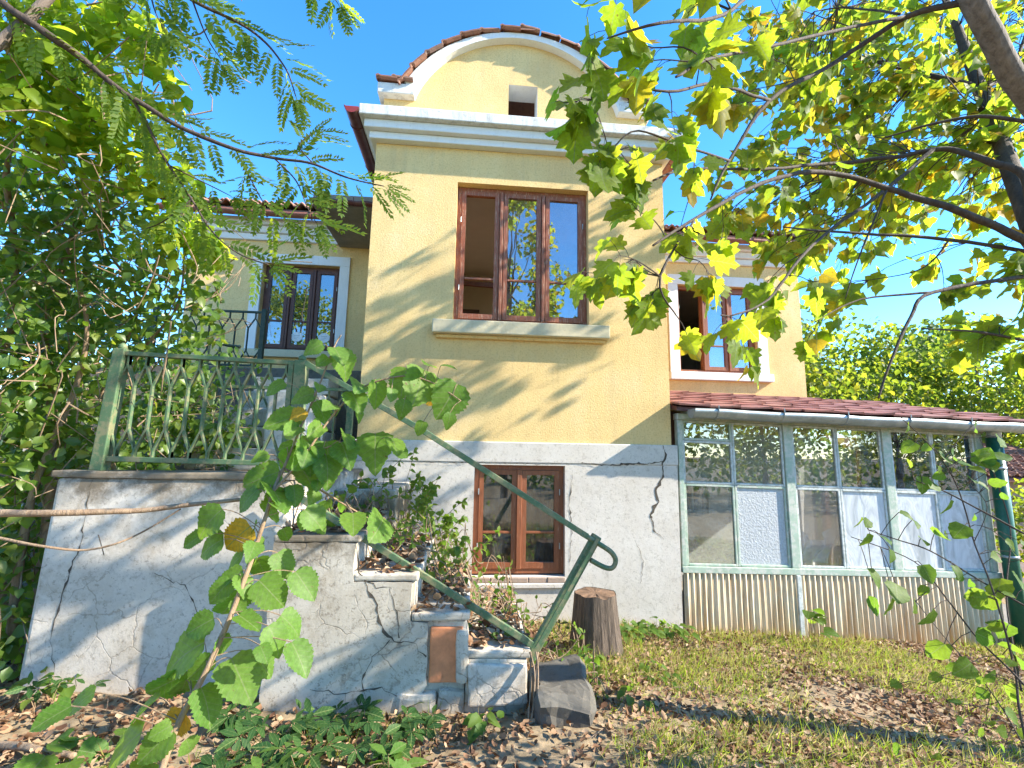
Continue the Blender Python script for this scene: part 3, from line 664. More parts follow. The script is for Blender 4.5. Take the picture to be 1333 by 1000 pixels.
# corrugated base, one sheet per bay
def corr(x0, x1):
    m = MB(); pitch = .073; n = int((x1-x0)/pitch*8); vs = []
    for i in range(n+1):
        x = x0+(x1-x0)*i/n; y = VY-.03+.021*math.cos((x-x0)/pitch*2*math.pi)
        vs += [(x, y, -2.55+sag(x)+.015*math.sin(i*.9)), (x, y, -1.388+sag(x))]
    m.add(vs, [(2*i, 2*i+2, 2*i+3, 2*i+1) for i in range(n)]); o = m.build('corrugated_sheet', 'corr', V, smooth=True)
    sm = o.modifiers.new('thick', 'SOLIDIFY'); sm.thickness = .003; return o
corr(2.60, 4.01); corr(4.07, 5.40); corr(5.40, 6.74)
MB().box(4.012, 4.068, VY-.062, VY-.01, -2.55, -1.42).build('base_post', 'verwhite', V, bevel=.004); MB().box(2.6, 6.74, VY+.0, VY+.02, -2.55, -1.42).build('base_board', 'dark', V)
# roof of flat tiles
ZB, ZF, YF_ = 1.16, .60, VY-.16
rs = (ZB-ZF)/(8.0-YF_)
X0, X1 = 2.52, 7.7
RV = MB().add([(x, y, z+sag(x)+d) for d in (0, -.05) for x, y, z in ((X0, YF_, ZF), (X1, YF_, ZF), (X1, 7.99, ZB), (X0, 7.99, ZB))], [(0, 1, 2, 3), (7, 6, 5, 4), (0, 4, 5, 1), (1, 5, 6, 2), (3, 7, 4, 0)]).build('roof', 'maroon', V)
ft = MB()
for dz, yy in ((0, 0),): ft.add([(-.2, -.0, 0), (.2, 0, 0), (.2, .42, 0), (-.2, .42, 0), (-.2, 0, .028), (-.07, 0, .02), (.07, 0, .02), (.2, 0, .03), (.2, .42, .014), (-.2, .42, .014)], [(3, 2, 1, 0), (0, 1, 7, 6, 5, 4), (4, 5, 6, 7, 8, 9), (1, 2, 8, 7), (0, 4, 9, 3)])
fo = ft.build('tmp', 'flatclay'); ftm = fo.data; ftm.name = 'roof_tile'; bpy.data.objects.remove(fo)
for r in range(7):
    x = X0+.2+(r % 2)*.12
    while x < X1:
        y = YF_-.055+r*.365; z = ZF+.012+(y-YF_)*rs+sag(x)+.012
        place(ftm, 'roof_tile', RV, tile_mat((x, y+rnd.uniform(-.02, .015), z), (0, 1, rs-.03), (0, -rs, 1)) @ Matrix.Rotation(rnd.uniform(-.04, .04), 4, 'Y') @ Matrix.Rotation(rnd.uniform(-.06, .06), 4, 'Z')); x += .405
half_gutter((2.66, VY-.25, .565), (7.65, VY-.24, .575+sag(7.65)), .112, 'zinc', 'zinc', V, 6)
for k in range(7): MB().bar((2.75+k*.7, YF_+.05, ZF-.055+sag(2.75+k*.7)), (2.75+k*.7, 7.95, ZB-.10+sag(2.75+k*.7)), .07, .08).build('rafter', 'verframe', V)
# post with downpipe at the end, back door frame, end wall, floor, inner clutter
MB().tube([(6.83, VY-.13, -2.5), (6.83, VY-.13, .30)], .082, 14).build('downpipe', 'pipe', V, smooth=True)
MB().tube([(6.83, VY-.13, .30), (6.83, VY-.15, .48)], .072, 12).build('downpipe', 'zinc', V, smooth=True)
for z in (-1.2, -.1): MB().tube([(6.83, VY-.13, z), (6.83, VY-.13, z+.03)], .088, 14).build('pipe_clamp', 'zinc', V, smooth=True)
MB().box(2.57, 8.0, VY+.10, 7.95, -2.2, -2.1).build('floor', 'slabu', V); MB().box(6.25, 6.33, 7.8, 7.9, -2.1, .95).build('door_post', 'woodp', V); MB().box(6.95, 7.03, 7.8, 7.9, -2.1, .95).build('door_post', 'woodp', V)
MB().box(3.1, 3.9, 7.6, 7.98, -.1, .75).build('cupboard', 'furn', V, bevel=.01)
pl = M['plastic'] = (lambda s: s.end((lambda m: (s.l(s.bsdf((.90, .92, .95), .4, s.bump(s.noise(6, 4, .6), .6, .02)), m.inputs[1]), s.l(s.n('BsdfTransparent').outputs[0], m.inputs[2]), m.inputs[0].__setattr__('default_value', .25), m.outputs[0])[-1])(s.n('MixShader'))))(N('plastic sheeting'))
for (x0, x1, y0, zt, zb, sd_) in ((4.75, 5.5, 6.3, .25, -1.6, 1), (5.5, 6.4, 6.15, .30, -1.5, 2), (5.9, 6.8, 6.5, .0, -1.7, 3), (5.47, 6.08, 5.74, -.36, -1.32, 4), (6.08, 6.68, 5.73, -.36, -1.32, 5), (4.85, 5.36, 5.76, -.55, -1.3, 6), (4.15, 4.7, 5.8, -.8, -1.32, 7), (5.5, 6.1, 5.78, .3, -.3, 8)):
    m = MB(); nx, nz = 26, 18; vs = []
    for j in range(nz+1):
        for i in range(nx+1):
            u, w = i/nx, j/nz; x = x0+(x1-x0)*u; z = zt+(zb-zt)*w-.25*math.sin(math.pi*u)*(1-w)
            vs.append((x+.06*math.sin(w*4+sd_), y0+.09*noise.noise(Vector((u*5, w*2, sd_)))+.05*math.sin(u*17+w*2+sd_), z))
    m.add(vs, [(j*(nx+1)+i, j*(nx+1)+i+1, (j+1)*(nx+1)+i+1, (j+1)*(nx+1)+i) for j in range(nz) for i in range(nx)]).build('plastic_sheet', pl, V, smooth=True)

# ------------------------------------------------------------------ outside staircase
T = thing('staircase', (-.6, 3.1, -1.6), 'cracked whitewashed masonry staircase with a bare orange brick, overgrown with vines', 'staircase')
def rough_box(name, mat, x0, x1, y0, y1, z0, z1, amp=.012, cut=5, seed=0, top_only=False, bev=.02):
    bm = bmesh.new(); bmesh.ops.create_cube(bm, size=1)
    for v in bm.verts: v.co = Vector((x0 if v.co.x < 0 else x1, y0 if v.co.y < 0 else y1, z0 if v.co.z < 0 else z1))
    bmesh.ops.bevel(bm, geom=bm.edges[:], offset=bev, segments=2, affect='EDGES', profile=.6)
    L = max(x1-x0, y1-y0, z1-z0)
    for _ in range(4):
        es = [e for e in bm.edges if e.calc_length() > L/cut/1.0]
        if not es: break
        bmesh.ops.subdivide_edges(bm, edges=es, cuts=1, use_grid_fill=True)
    bmesh.ops.triangulate(bm, faces=bm.faces[:])
    for v in bm.verts:
        q = v.co*4+Vector((seed*3.1, 0, 0)); v.co += noise.noise_vector(q)*amp+noise.noise_vector(q*4)*amp*.4
    me = bpy.data.meshes.new(name); o0 = origin(T); bm.transform(Matrix.Translation(-o0)); bm.to_mesh(me); bm.free(); me.materials.append(M[mat])
    o = bpy.data.objects.new(name, me); COL.objects.link(o); o.parent = T; return o
# landing block: leaning outer edge, coping
LB = MB().add([(x, y, z) for z, xl, xr in ((-1.75, -2.72, -1.2), (-.205, -2.67, -1.2)) for x, y in ((xl, 3.3), (xr, 3.3), (xr, 5.5), (xl, 5.5))], [(0, 3, 2, 1), (4, 5, 6, 7), (0, 1, 5, 4), (1, 2, 6, 5), (2, 3, 7, 6), (3, 0, 4, 7)])
lb = LB.build('landing_block', 'landing', T, bevel=.03)
rough_box('coping', 'landing', -2.69, -1.19, 3.285, 3.55, -.21, -.165, .008, 14, 3, bev=.012)
steps = [(-1.20, -.69, -.53, 0), (-.69, -.32, -.765, 1), (-.32, .01, -1.0, 2), (.01, .40, -1.225, 3)]
for x0, x1, zt, k in steps:
    rough_box('step', 'stair', x0+.002, x1, 3.12 if k != 3 else 3.09, 4.35, -1.85, zt-.045, .009, 9, k, bev=.018)
    rough_box('tread', 'stair', x0-.01 if k else x0, x1+.022, 3.085, 4.35, zt-.043, zt, .006, 9, k+7, bev=.012)
rough_box('step', 'stair', -1.2, -.66, 4.36, 5.5, -1.85, -.35, .01, 8, 21); 
# plaster coat on the side, broken away round the brick and at the foot
coat = [(-1.195, -1.60), (-.42, -1.61), (-.30, -1.53), (-.225, -1.42), (-.23, -1.06), (-.34, -1.05), (-.34, -.82), (-.70, -.81), (-.70, -.575), (-1.195, -.575)]
cr_ = []
for i in range(len(coat)):
    (x0, z0), (x1, z1) = coat[i], coat[(i+1) % len(coat)]; n = max(1, int(math.hypot(x1-x0, z1-z0)/.06))
    for k in range(n): cr_.append((x0+(x1-x0)*k/n+rnd.uniform(-.006, .006), z0+(z1-z0)*k/n+rnd.uniform(-.006, .006)))
MB().prism(cr_, 3.088, 3.125).build('plaster_coat', 'stair', T)
rough_box('brick', 'brick', -.212, -.012, 3.095, 3.25, -1.405, -1.085, .003, 6, 2, bev=.008)
for (x0, x1, z0, z1, k) in ((-.40, -.16, -1.62, -1.45, 4), (-.15, .02, -1.66, -1.44, 5), (-.05, .03, -1.40, -1.10, 6)): rough_box('rubble_stone', 'stair', x0, x1, 3.07, 3.3, z0, z1, .016, 5, k, bev=.03)
rough_box('plaster_patch', 'landing', .03, .395, 3.06, 3.10, -1.53, -1.29, .012, 8, 9, bev=.012)
cy = 3.0865
crack(T, [(-.70, -.60), (-.66, -.76), (-.55, -.95), (-.50, -1.10), (-.45, -1.15), (-.30, -1.18), (-.23, -1.25)], cy, .012, seed=8); crack(T, [(-.45, -1.15), (-.55, -1.24), (-.60, -1.35), (-.58, -1.5)], cy, .008, seed=9)
crack(T, [(-.47, -.85), (-.42, -1.0), (-.40, -1.14)], cy, .007, seed=10); crack(T, [(-.66, -.78), (-.55, -.84), (-.46, -.85)], cy, .006, seed=11); crack(T, [(-.9, -1.42), (-.7, -1.45), (-.5, -1.42), (-.35, -1.5)], cy, .006, seed=12); crack(T, [(-.70, -1.45), (-.68, -1.58)], cy, .006, seed=13)
crack(T, [(-2.45, -.22), (-2.46, -.6), (-2.52, -.9), (-2.55, -1.2), (-2.50, -1.4)], 3.298, .008, seed=14); crack(T, [(-2.0, -.8), (-1.8, -.88), (-1.7, -1.05), (-1.62, -1.15)], 3.298, .005, seed=15)
# upper flight from the landing to the side door, with its little side wall
for k in range(5): rough_box('step', 'stair', -2.62, -1.75, 4.55+k*.30, 6.4, -.2+k*.215, .0+k*.215, .006, 7, 30+k, bev=.02)
rough_box('side_wall', 'plinth', -2.0, -1.62, 4.7, 5.3, -.2, .58, .01, 7, 40); rough_box('terrace', 'stone', -5.0, -1.4, 6.2, 7.98, -1.9, 1.05, .01, 8, 41)
rough_box('terrace', 'stone', -5.0, -2.7, 5.0, 6.19, -1.9, -.15, .02, 8, 42)
# dark stone at the foot
st = tag(None or MB().build('x', 'stone'), None) if False else None
def boulder(name, c, s, seed, label, cat, mat='stone', rot=0.0, group=None):
    bm = bmesh.new(); bmesh.ops.create_cube(bm, size=1); bmesh.ops.bevel(bm, geom=bm.edges[:], offset=.10, segments=1, affect='EDGES')
    bmesh.ops.subdivide_edges(bm, edges=bm.edges[:], cuts=6, use_grid_fill=True); bmesh.ops.triangulate(bm, faces=bm.faces[:])
    for v in bm.verts:
        v.co = Vector((v.co.x*s[0], v.co.y*s[1], v.co.z*s[2])); q = v.co*4+Vector((seed, 0, 0)); v.co += noise.noise_vector(q*.8)*.06+noise.noise_vector(q*2)*.02+noise.noise_vector(q*5)*.008
    me = bpy.data.meshes.new(name); bm.to_mesh(me); bm.free(); me.materials.append(M[mat])
    o = bpy.data.objects.new(name, me); COL.objects.link(o); o.location = c; o.rotation_euler.z = rot; return tag(o, label, cat, group)
boulder('step_stone', (.62, 3.2, -1.62), (.36, .75, .38), 2, 'dark grey rough stone slab lying as lowest step below the leaning green post', 'stone', rot=-.1)

# ------------------------------------------------------------------ railings
def zigzag(s, h, w, d):
    m = MB(); pts = [(0, 0), (0, .06), (s/2, .27), (s/2, .70), (0, .90), (0, 1)]
    pts = [(x, z*h) for x, z in pts]; q = w/2
    vs = []
    for i, (x, z) in enumerate(pts): vs += [(x-q, -d/2, z), (x+q, -d/2, z), (x+q, d/2, z), (x-q, d/2, z)]
    f = []
    for i in range(len(pts)-1):
        a = 4*i; f += [(a, a+1, a+5, a+4), (a+1, a+2, a+6, a+5), (a+2, a+3, a+7, a+6), (a+3, a, a+4, a+7)]
    return vs, f+[(0, 3, 2, 1), (a+4, a+5, a+6, a+7)]
def mesh_of(name, v, f, mat):
    me = bpy.data.meshes.new(name); me.from_pydata(v, [], f); me.materials.append(M[mat]); me.update(); return me
def honeycomb(root, a, b, h, n, mat, w=.012, d=.03):
    a, b = Vector(a), Vector(b); L = (b-a).length; s = L/n; u = (b-a)/L
    v, f = zigzag(s, h, w, d); m1 = mesh_of('baluster', v, f, mat); m2 = mesh_of('baluster', [(-x, y+.002, z) for x, y, z in v], [t[::-1] for t in f], mat)
    yv = Vector((0, 0, 1)).cross(u); 
    for i in range(n):
        p = a+u*(s*(i+.5))
        for me in (m1, m2):
            if (i == 0 and me is m2) or (i == n-1 and me is m1): pass
            place(me, 'baluster', root, Matrix(((u.x, yv.x, 0, p.x), (u.y, yv.y, 0, p.y), (u.z, yv.z, 1, p.z), (0, 0, 0, 1))))
R1 = thing('landing_railing', (-1.85, 3.36, -.165), 'green iron railing of honeycomb bars standing on the landing block, nearest of the railings', 'railing', None)
for x0, x1, xt0, xt1 in ((-2.50, -2.42, -2.46, -2.385),):
    MB().add([(x, y, z) for z, p, q in ((-.165, x0, x1), (.665, xt0, xt1)) for x, y in ((p, 3.32), (q, 3.32), (q, 3.40), (p, 3.40))], [(0, 3, 2, 1), (4, 5, 6, 7), (0, 1, 5, 4), (1, 2, 6, 5), (2, 3, 7, 6), (3, 0, 4, 7)]).build('post', 'green', R1, bevel=.006)
MB().box(-1.255, -1.175, 3.32, 3.40, -.165, .625).build('post', 'green', R1, bevel=.006); MB().box(-1.30, -1.262, 3.335, 3.385, -.11, .60).build('post', 'green', R1, bevel=.004)
for x, z in ((-2.423, .675), (-1.215, .635)):
    MB().tube([(x, 3.36, z-.01), (x, 3.36, z+.02), (x, 3.36, z+.035)], [.03, .024, .006], 10).build('finial', 'green', R1, smooth=True)
MB().bar((-2.40, 3.36, .635), (-1.257, 3.36, .605), .03, .05).build('top_rail', 'green', R1, bevel=.004); MB().bar((-2.425, 3.36, -.085), (-1.262, 3.36, -.10), .035, .045).build('bottom_rail', 'green', R1, bevel=.004)
honeycomb(R1, (-2.43, 3.36, -.07), (-1.262, 3.36, -.085), .695, 10, 'green')
R2 = thing('landing_railing', (-1.85, 4.9, -.165), 'green honeycomb railing seen through the nearest one, along the back of the landing', 'railing', None)
for x in (-2.62, -1.25): MB().box(x-.03, x+.03, 4.87, 4.93, -.165, .66).build('post', 'green', R2, bevel=.004)
MB().bar((-2.59, 4.9, .62), (-1.28, 4.9, .62), .03, .045).build('top_rail', 'green', R2); MB().bar((-2.59, 4.9, -.08), (-1.28, 4.9, -.08), .03, .045).build('bottom_rail', 'green', R2)
honeycomb(R2, (-2.59, 4.9, -.065), (-1.28, 4.9, -.065), .67, 10, 'green')
R3 = thing('terrace_railing', (-3.6, 6.5, 1.05), 'dark thin honeycomb railing on the upper terrace before the left window', 'railing', None)
MB().box(-2.94, -2.88, 6.47, 6.53, 1.05, 1.92).build('post', 'darkgreen', R3, bevel=.004); MB().box(-4.36, -4.30, 6.47, 6.53, 1.05, 1.92).build('post', 'darkgreen', R3, bevel=.004)
MB().bar((-4.3, 6.5, 1.875), (-2.94, 6.5, 1.875), .025, .04).build('top_rail', 'darkgreen', R3); MB().bar((-4.3, 6.5, 1.12), (-2.94, 6.5, 1.12), .025, .04).build('bottom_rail', 'darkgreen', R3)
honeycomb(R3, (-4.3, 6.5, 1.13), (-2.94, 6.5, 1.13), .735, 8, 'darkgreen', .014, .02)
R4 = thing('flight_handrail', (-2.7, 5.6, .2), 'short dark handrail sloping beside the upper flight, below the terrace railing', 'railing', None)
MB().tube(smoothpath([(-3.30, 5.2, 1.36), (-3.0, 5.2, 1.24), (-2.75, 5.2, 1.13), (-2.55, 5.2, 1.10)]), .018, 8).build('handrail', 'darkgreen', R4, smooth=True)
for k in range(6): MB().bar((-3.2+k*.11, 5.2, .35), (-3.2+k*.11, 5.2, 1.31-k*.04), .014, .02, (0, 1, 0)).build('baluster', 'darkgreen', R4)
MB().bar((-3.25, 5.2, .4), (-2.6, 5.2, .36), .025, .03).build('bottom_rail', 'darkgreen', R4)
R5 = thing('stair_handrail', (.45, 3.15, -1.25), 'long green sloping stair handrail with looped end on a leaning green post', 'handrail', None)
hl = [(-1.17, 3.30, .60), (-.35, 3.17, .155), (.80, 3.14, -.545)]
MB().bar(hl[0], hl[1], .038, .03).bar(hl[1], hl[2], .038, .03).build('handrail', 'green', R5, bevel=.004)
lp = [(.76, 3.14, -.525), (.90, 3.14, -.605), (.965, 3.14, -.65), (.99, 3.14, -.70), (.965, 3.14, -.745), (.91, 3.14, -.74), (.82, 3.14, -.695)]
MB().tube(smoothpath(lp, 5), .017, 8).build('loop_end', 'green', R5, smooth=True)
MB().bar((-1.18, 3.22, -.27), (.47, 3.15, -1.235), .042, .03).build('lower_rail', 'green', R5, bevel=.004)
MB().bar((.42, 3.16, -1.30), (.87, 3.16, -.54), .065, .05).build('post', 'green', R5, bevel=.008)
MB().bar((.455, 3.10, -1.22), (.86, 3.10, -.55), .02, .014).build('post_flat', 'green', R5)
# tree stump
K = thing('tree_stump', (1.19, 4.4, -1.8), 'short weathered grey brown tree stump before the white plinth', 'stump')
def stump():
    m = MB(); n = 72; rows = 10; vs = []
    for j in range(rows+1):
        t = j/rows
        for i in range(n):
            a = 2*math.pi*i/n; r = .205*(1.16-.26*t+.14*(1-t)**3); r *= 1+.07*noise.noise(Vector((math.cos(a)*2.2, math.sin(a)*2.2, t*.6)))+.05*noise.noise(Vector((math.cos(a)*11, math.sin(a)*11, t*.8)))
            vs.append((1.19+r*math.cos(a), 4.4+r*math.sin(a), -1.86+.60*t+(.02*noise.noise(Vector((math.cos(a)*2, math.sin(a)*2, 0))) if j == rows else 0)))
    f = [(j*n+i, j*n+(i+1) % n, (j+1)*n+(i+1) % n, (j+1)*n+i) for j in range(rows) for i in range(n)]
    m.add(vs, f); m.build('bark', 'stump', K)
    c = MB(); top = vs[-n:]; mid = [(1.19+(x-1.19)*.55, 4.4+(y-4.4)*.55, -1.262+.012*noise.noise(Vector((x*20, y*20, 0)))) for i, (x, y, z) in enumerate(top)]
    c.add([(1.19, 4.4, -1.265)]+mid+[(x, y, z-.004) for x, y, z in top], [(0, 1+i, 1+(i+1) % n) for i in range(n)]+[(1+i, 1+n+i, 1+n+(i+1) % n, 1+(i+1) % n) for i in range(n)]); c.build('cut_top', 'stumptop', K)
stump()
# neighbour shed far right
NB = thing('garden_shed', (11.5, 9.5, -2.3), 'low red tiled shed half hidden behind the veranda end', 'shed')
MB().box(9.6, 14, 9.4, 11.5, -2.6, -.35).build('wall', 'oldbrick', NB)
nr = MB().add([(9.3, 9.0, -.35), (14.3, 9.0, -.35), (14.3, 11.5, .6), (9.3, 11.5, .6), (9.3, 9.0, -.42), (14.3, 9.0, -.42), (14.3, 11.5, .53), (9.3, 11.5, .53)], [(0, 1, 2, 3), (7, 6, 5, 4), (0, 4, 5, 1), (3, 7, 4, 0)]).build('roof', 'flatclay', NB)
for r in range(6):
    for k in range(20): place(tile, 'roof_tile', nr, tile_mat((9.45+k*.24, 8.97+r*.25, -.33+r*.25*.38), (0, 1, .38), (0, -.38, 1)))

# ------------------------------------------------------------------ vegetation
MAPLE_BRANCHES = [([(3.95,2.5,-1.75),(3.8,2.5,-0.4),(3.75,2.45,1.0),(3.526,2.45,1.458)],0.13,0.085),([(3.75,2.45,1.0),(3.663,2.3,1.743),(3.106,2.1,2.1),(2.655,1.95,2.491),(2.463,1.9,2.846)],0.07,0.045),([(3.526,2.45,1.458),(3.594,2.5,1.866),(3.472,2.6,2.035),(3.403,2.7,2.168),(3.254,2.75,2.21),(2.999,2.8,2.164),(2.489,2.803,2.078),(1.821,2.51,1.792),(1.09,2.077,1.451),(0.786,1.86,1.228)],0.034,0.005),([(3.437,2.4,1.326),(3.147,2.4,1.454),(2.862,2.4,1.542),(2.547,2.45,1.677),(2.054,2.375,1.701),(1.52,2.145,1.448),(0.963,1.827,1.04),(0.689,1.65,0.812)],0.034,0.005),([(3.254,2.75,2.21),(2.807,2.7,1.848),(2.256,2.544,1.451),(1.772,2.254,1.082),(1.425,2.042,0.761),(1.079,1.8,0.588)],0.02,0.004),([(2.655,1.95,2.491),(2.424,2.1,2.524),(2.092,2.25,2.327),(1.545,2.092,1.894),(1.252,2.021,1.472),(1.123,1.983,1.23)],0.026,0.005),([(2.424,2.1,2.524),(1.859,1.967,2.229),(1.192,1.59,1.694),(0.726,1.218,1.237),(0.466,0.95,0.902)],0.013,0.004),([(3.58,2.4,2.18),(3.313,2.5,2.28),(3.06,2.6,2.272),(2.82,2.7,2.228)],0.02,0.006),([(3.5,2.45,1.301),(2.99,2.5,1.387),(2.252,2.544,1.415),(1.756,2.34,1.31)],0.018,0.005),([(3.264,2.3,1.087),(2.492,2.2,0.905),(2.29,2.15,0.747),(2.099,2.1,0.491),(2.012,2.1,0.302)],0.016,0.005),([(2.492,2.2,0.905),(2.058,2.2,0.845),(1.665,2.053,0.659)],0.009,0.003),([(3.057,2.2,0.652),(2.716,2.2,0.694),(2.398,2.2,0.698)],0.012,0.004),([(2.463,1.9,2.846),(1.867,1.8,2.496),(1.011,1.333,1.672),(0.64,1.027,1.174),(0.369,0.81,0.893),(0.282,0.9,0.937)],0.013,0.002),([(1.545,2.092,1.894),(1.061,1.792,1.68),(0.723,1.542,1.394),(0.516,1.56,1.424),(0.424,1.56,1.348)],0.011,0.003),([(1.252,2.021,1.472),(0.917,1.82,1.381),(0.674,1.74,1.376),(0.571,1.74,1.295)],0.009,0.003),([(2.387,2.1,2.535),(2.339,2.4,2.898),(2.145,2.427,2.876)],0.01,0.004),([(2.547,2.45,1.677),(2.274,2.4,1.208),(2.149,2.4,0.917)],0.009,0.003),([(2.99,2.5,1.387),(2.773,2.5,1.181),(2.498,2.6,1.129)],0.008,0.003),([(0.963,1.827,1.04),(0.677,1.56,0.65),(0.741,1.583,0.514)],0.007,0.003),([(3.526,2.45,1.458),(4.3,3.2,3.2),(4.6,3.6,4.6),(4.7,3.9,5.6)],0.06,0.02),([(4.3,3.2,3.2),(3.6,3.9,4.2),(3.0,4.3,4.9)],0.03,0.01),([(4.3,3.2,3.2),(5.2,3.6,3.8),(5.8,3.8,4.6),(6.4,4.0,5.4)],0.03,0.01)]
MAPLE_CLUSTERS = [((2.437,2.97,2.784),0.239,4),((3.021,3.343,2.291),0.248,4),((3.392,3.3,2.222),0.25,4),((3.808,3.2,2.468),0.25,4),((3.505,3.3,3.244),0.25,4),((2.993,3.42,2.847),0.244,5),((2.471,2.987,1.542),0.243,4),((3.756,2.9,1.699),0.25,3),((1.867,2.583,1.898),0.231,1),((1.999,2.635,2.513),0.233,1),((1.513,2.377,1.534),0.224,1),((1.016,1.44,1.594),0.091,1),((0.641,1.2,1.211),0.111,1),((0.778,1.29,1.502),0.105,1),((0.597,1.17,1.088),0.101,1),((0.404,1.08,1.205),0.164,1),((0.313,1.14,1.284),0.123,1),((0.518,1.14,1.23),0.18,1),((0.399,1.2,1.199),0.148,1),((0.517,1.2,1.133),0.164,1),((0.376,1.38,1.222),0.131,1),((0.336,1.5,1.227),0.098,1),((0.407,1.5,1.14),0.098,1),((0.475,1.44,1.192),0.131,1),((0.612,1.5,1.252),0.164,1),((0.802,1.647,1.386),0.167,1),((0.602,1.56,1.137),0.115,1),((0.592,1.62,1.095),0.082,1),((0.857,1.773,1.306),0.167,1),((0.909,1.82,1.193),0.169,1),((0.739,1.68,1.027),0.148,1),((0.61,1.68,0.952),0.131,1),((0.525,1.62,0.788),0.107,1),((0.494,1.62,0.694),0.082,1),((0.677,1.62,0.828),0.164,1),((0.59,1.56,0.645),0.098,1),((0.84,1.773,0.844),0.167,1),((0.696,1.542,0.585),0.099,1),((0.734,1.54,0.472),0.084,1),((0.925,1.729,0.631),0.103,1),((1.23,2.15,1.162),0.218,2),((1.282,2.222,1.424),0.218,2),((1.374,2.273,1.792),0.22,2),((1.504,2.3,2.171),0.224,2),((1.943,2.667,2.187),0.259,2),((1.912,2.667,1.736),0.259,2),((1.603,2.4,1.217),0.218,1),((2.468,3.06,2.333),0.287,6),((2.734,3.173,2.917),0.243,4),((2.392,2.933,1.809),0.27,6),((2.121,2.7,1.334),0.191,4),((1.754,2.333,2.703),0.231,1),((2.141,2.65,2.78),0.237,4),((3.103,3.2,3.71),0.3,4),((3.512,3.2,3.528),0.3,4),((3.288,3.4,3.083),0.28,4),((3.236,3.4,2.559),0.28,5),((3.066,3.2,1.939),0.28,5),((3.091,3.0,1.524),0.24,4),((3.578,3.2,2.873),0.3,5),((3.519,3.2,2.376),0.3,5),((3.737,3.0,3.072),0.28,5),((3.798,3.0,2.531),0.28,5),((3.593,3.0,1.992),0.28,4),((3.918,2.8,3.177),0.25,5),((3.958,2.8,2.588),0.25,5),((3.796,2.8,1.951),0.25,4),((3.287,2.6,1.356),0.2,3),((3.007,2.3,0.878),0.18,4),((2.834,2.3,0.69),0.12,2),((3.28,2.4,1.167),0.18,3),((2.964,2.5,1.04),0.14,2),((2.997,2.2,0.715),0.15,3),((1.388,2.0,0.632),0.065,1),((1.641,2.14,0.825),0.095,2),((1.665,2.16,0.669),0.076,1),((1.083,1.763,0.453),0.054,1),((0.934,1.7,0.464),0.052,1),((1.256,1.9,0.474),0.055,1),((2.669,3.0,0.973),0.15,2),((2.42,2.753,1.157),0.199,3),((0.93,1.425,1.836),0.266,2),((2.187,2.32,3.132),0.345,6),((3.042,2.4,3.279),0.35,5),((0.478,1.14,1.462),0.205,1),((2.576,3.9,4.119),0.36,7),((3.087,3.9,4.353),0.36,7),((3.695,3.9,4.512),0.36,7),((4.233,3.9,4.666),0.36,7),((4.854,3.9,4.642),0.36,7),((5.516,3.9,4.812),0.36,7),((2.702,3.9,3.524),0.36,7),((3.207,3.9,3.744),0.36,7),((3.721,3.9,3.882),0.36,7),((4.239,3.9,3.933),0.36,7),((4.87,3.9,4.086),0.36,7),((5.479,3.9,3.964),0.36,7),((2.506,3.9,2.922),0.36,7),((2.991,3.9,3.044),0.36,7),((3.488,3.9,3.169),0.36,7),((3.989,3.9,3.211),0.36,7),((4.513,3.9,3.341),0.36,7),((5.101,3.9,3.217),0.36,7),((5.546,3.9,3.253),0.36,7),((2.397,3.9,2.352),0.36,7),((2.869,3.9,2.464),0.36,7),((3.347,3.9,2.497),0.36,7),((3.844,3.9,2.614),0.36,7),((4.333,3.9,2.566),0.36,7),((4.865,3.9,2.771),0.36,7),((5.348,3.9,2.553),0.36,7),((2.758,3.9,1.986),0.36,7),((3.226,3.9,2.014),0.36,7),((3.704,3.9,2.042),0.36,7),((4.191,3.9,2.071),0.36,7),((3.555,3.9,3.006),0.36,7),((4.192,3.9,4.291),0.36,7),((2.888,3.9,3.887),0.36,7),((3.262,3.9,3.404),0.36,7),((3.3,3.2,3.9),0.5,13),((3.9,3.4,3.3),0.55,14),((4.4,3.9,3.9),0.6,14),((3.3,4.2,4.6),0.55,11),((4.9,3.2,4.6),0.6,13),((4.2,3.2,4.9),0.6,12),((5.4,3.8,4.2),0.55,9),((3.0,2.4,3.2),0.45,9),((4.3,2.4,2.6),0.5,10),((4.9,2.6,3.6),0.6,10),((5.3,3.3,3.2),0.45,8),((3.6,2.2,4.2),0.5,8),((2.6,3.6,4.2),0.4,6),((5.6,4.4,5.0),0.6,12),((6.4,4.2,5.6),0.7,14),((6.2,4.6,4.6),0.6,10),((5.2,4.4,5.8),0.6,10),((7.0,4.0,5.0),0.6,10),((4.6,4.6,5.2),0.5,8),((6.0,3.6,6.4),0.6,10),((4.6,2.0,1.8),0.4,6)]  # last clusters, out of frame along the sun path, added to shade the facade
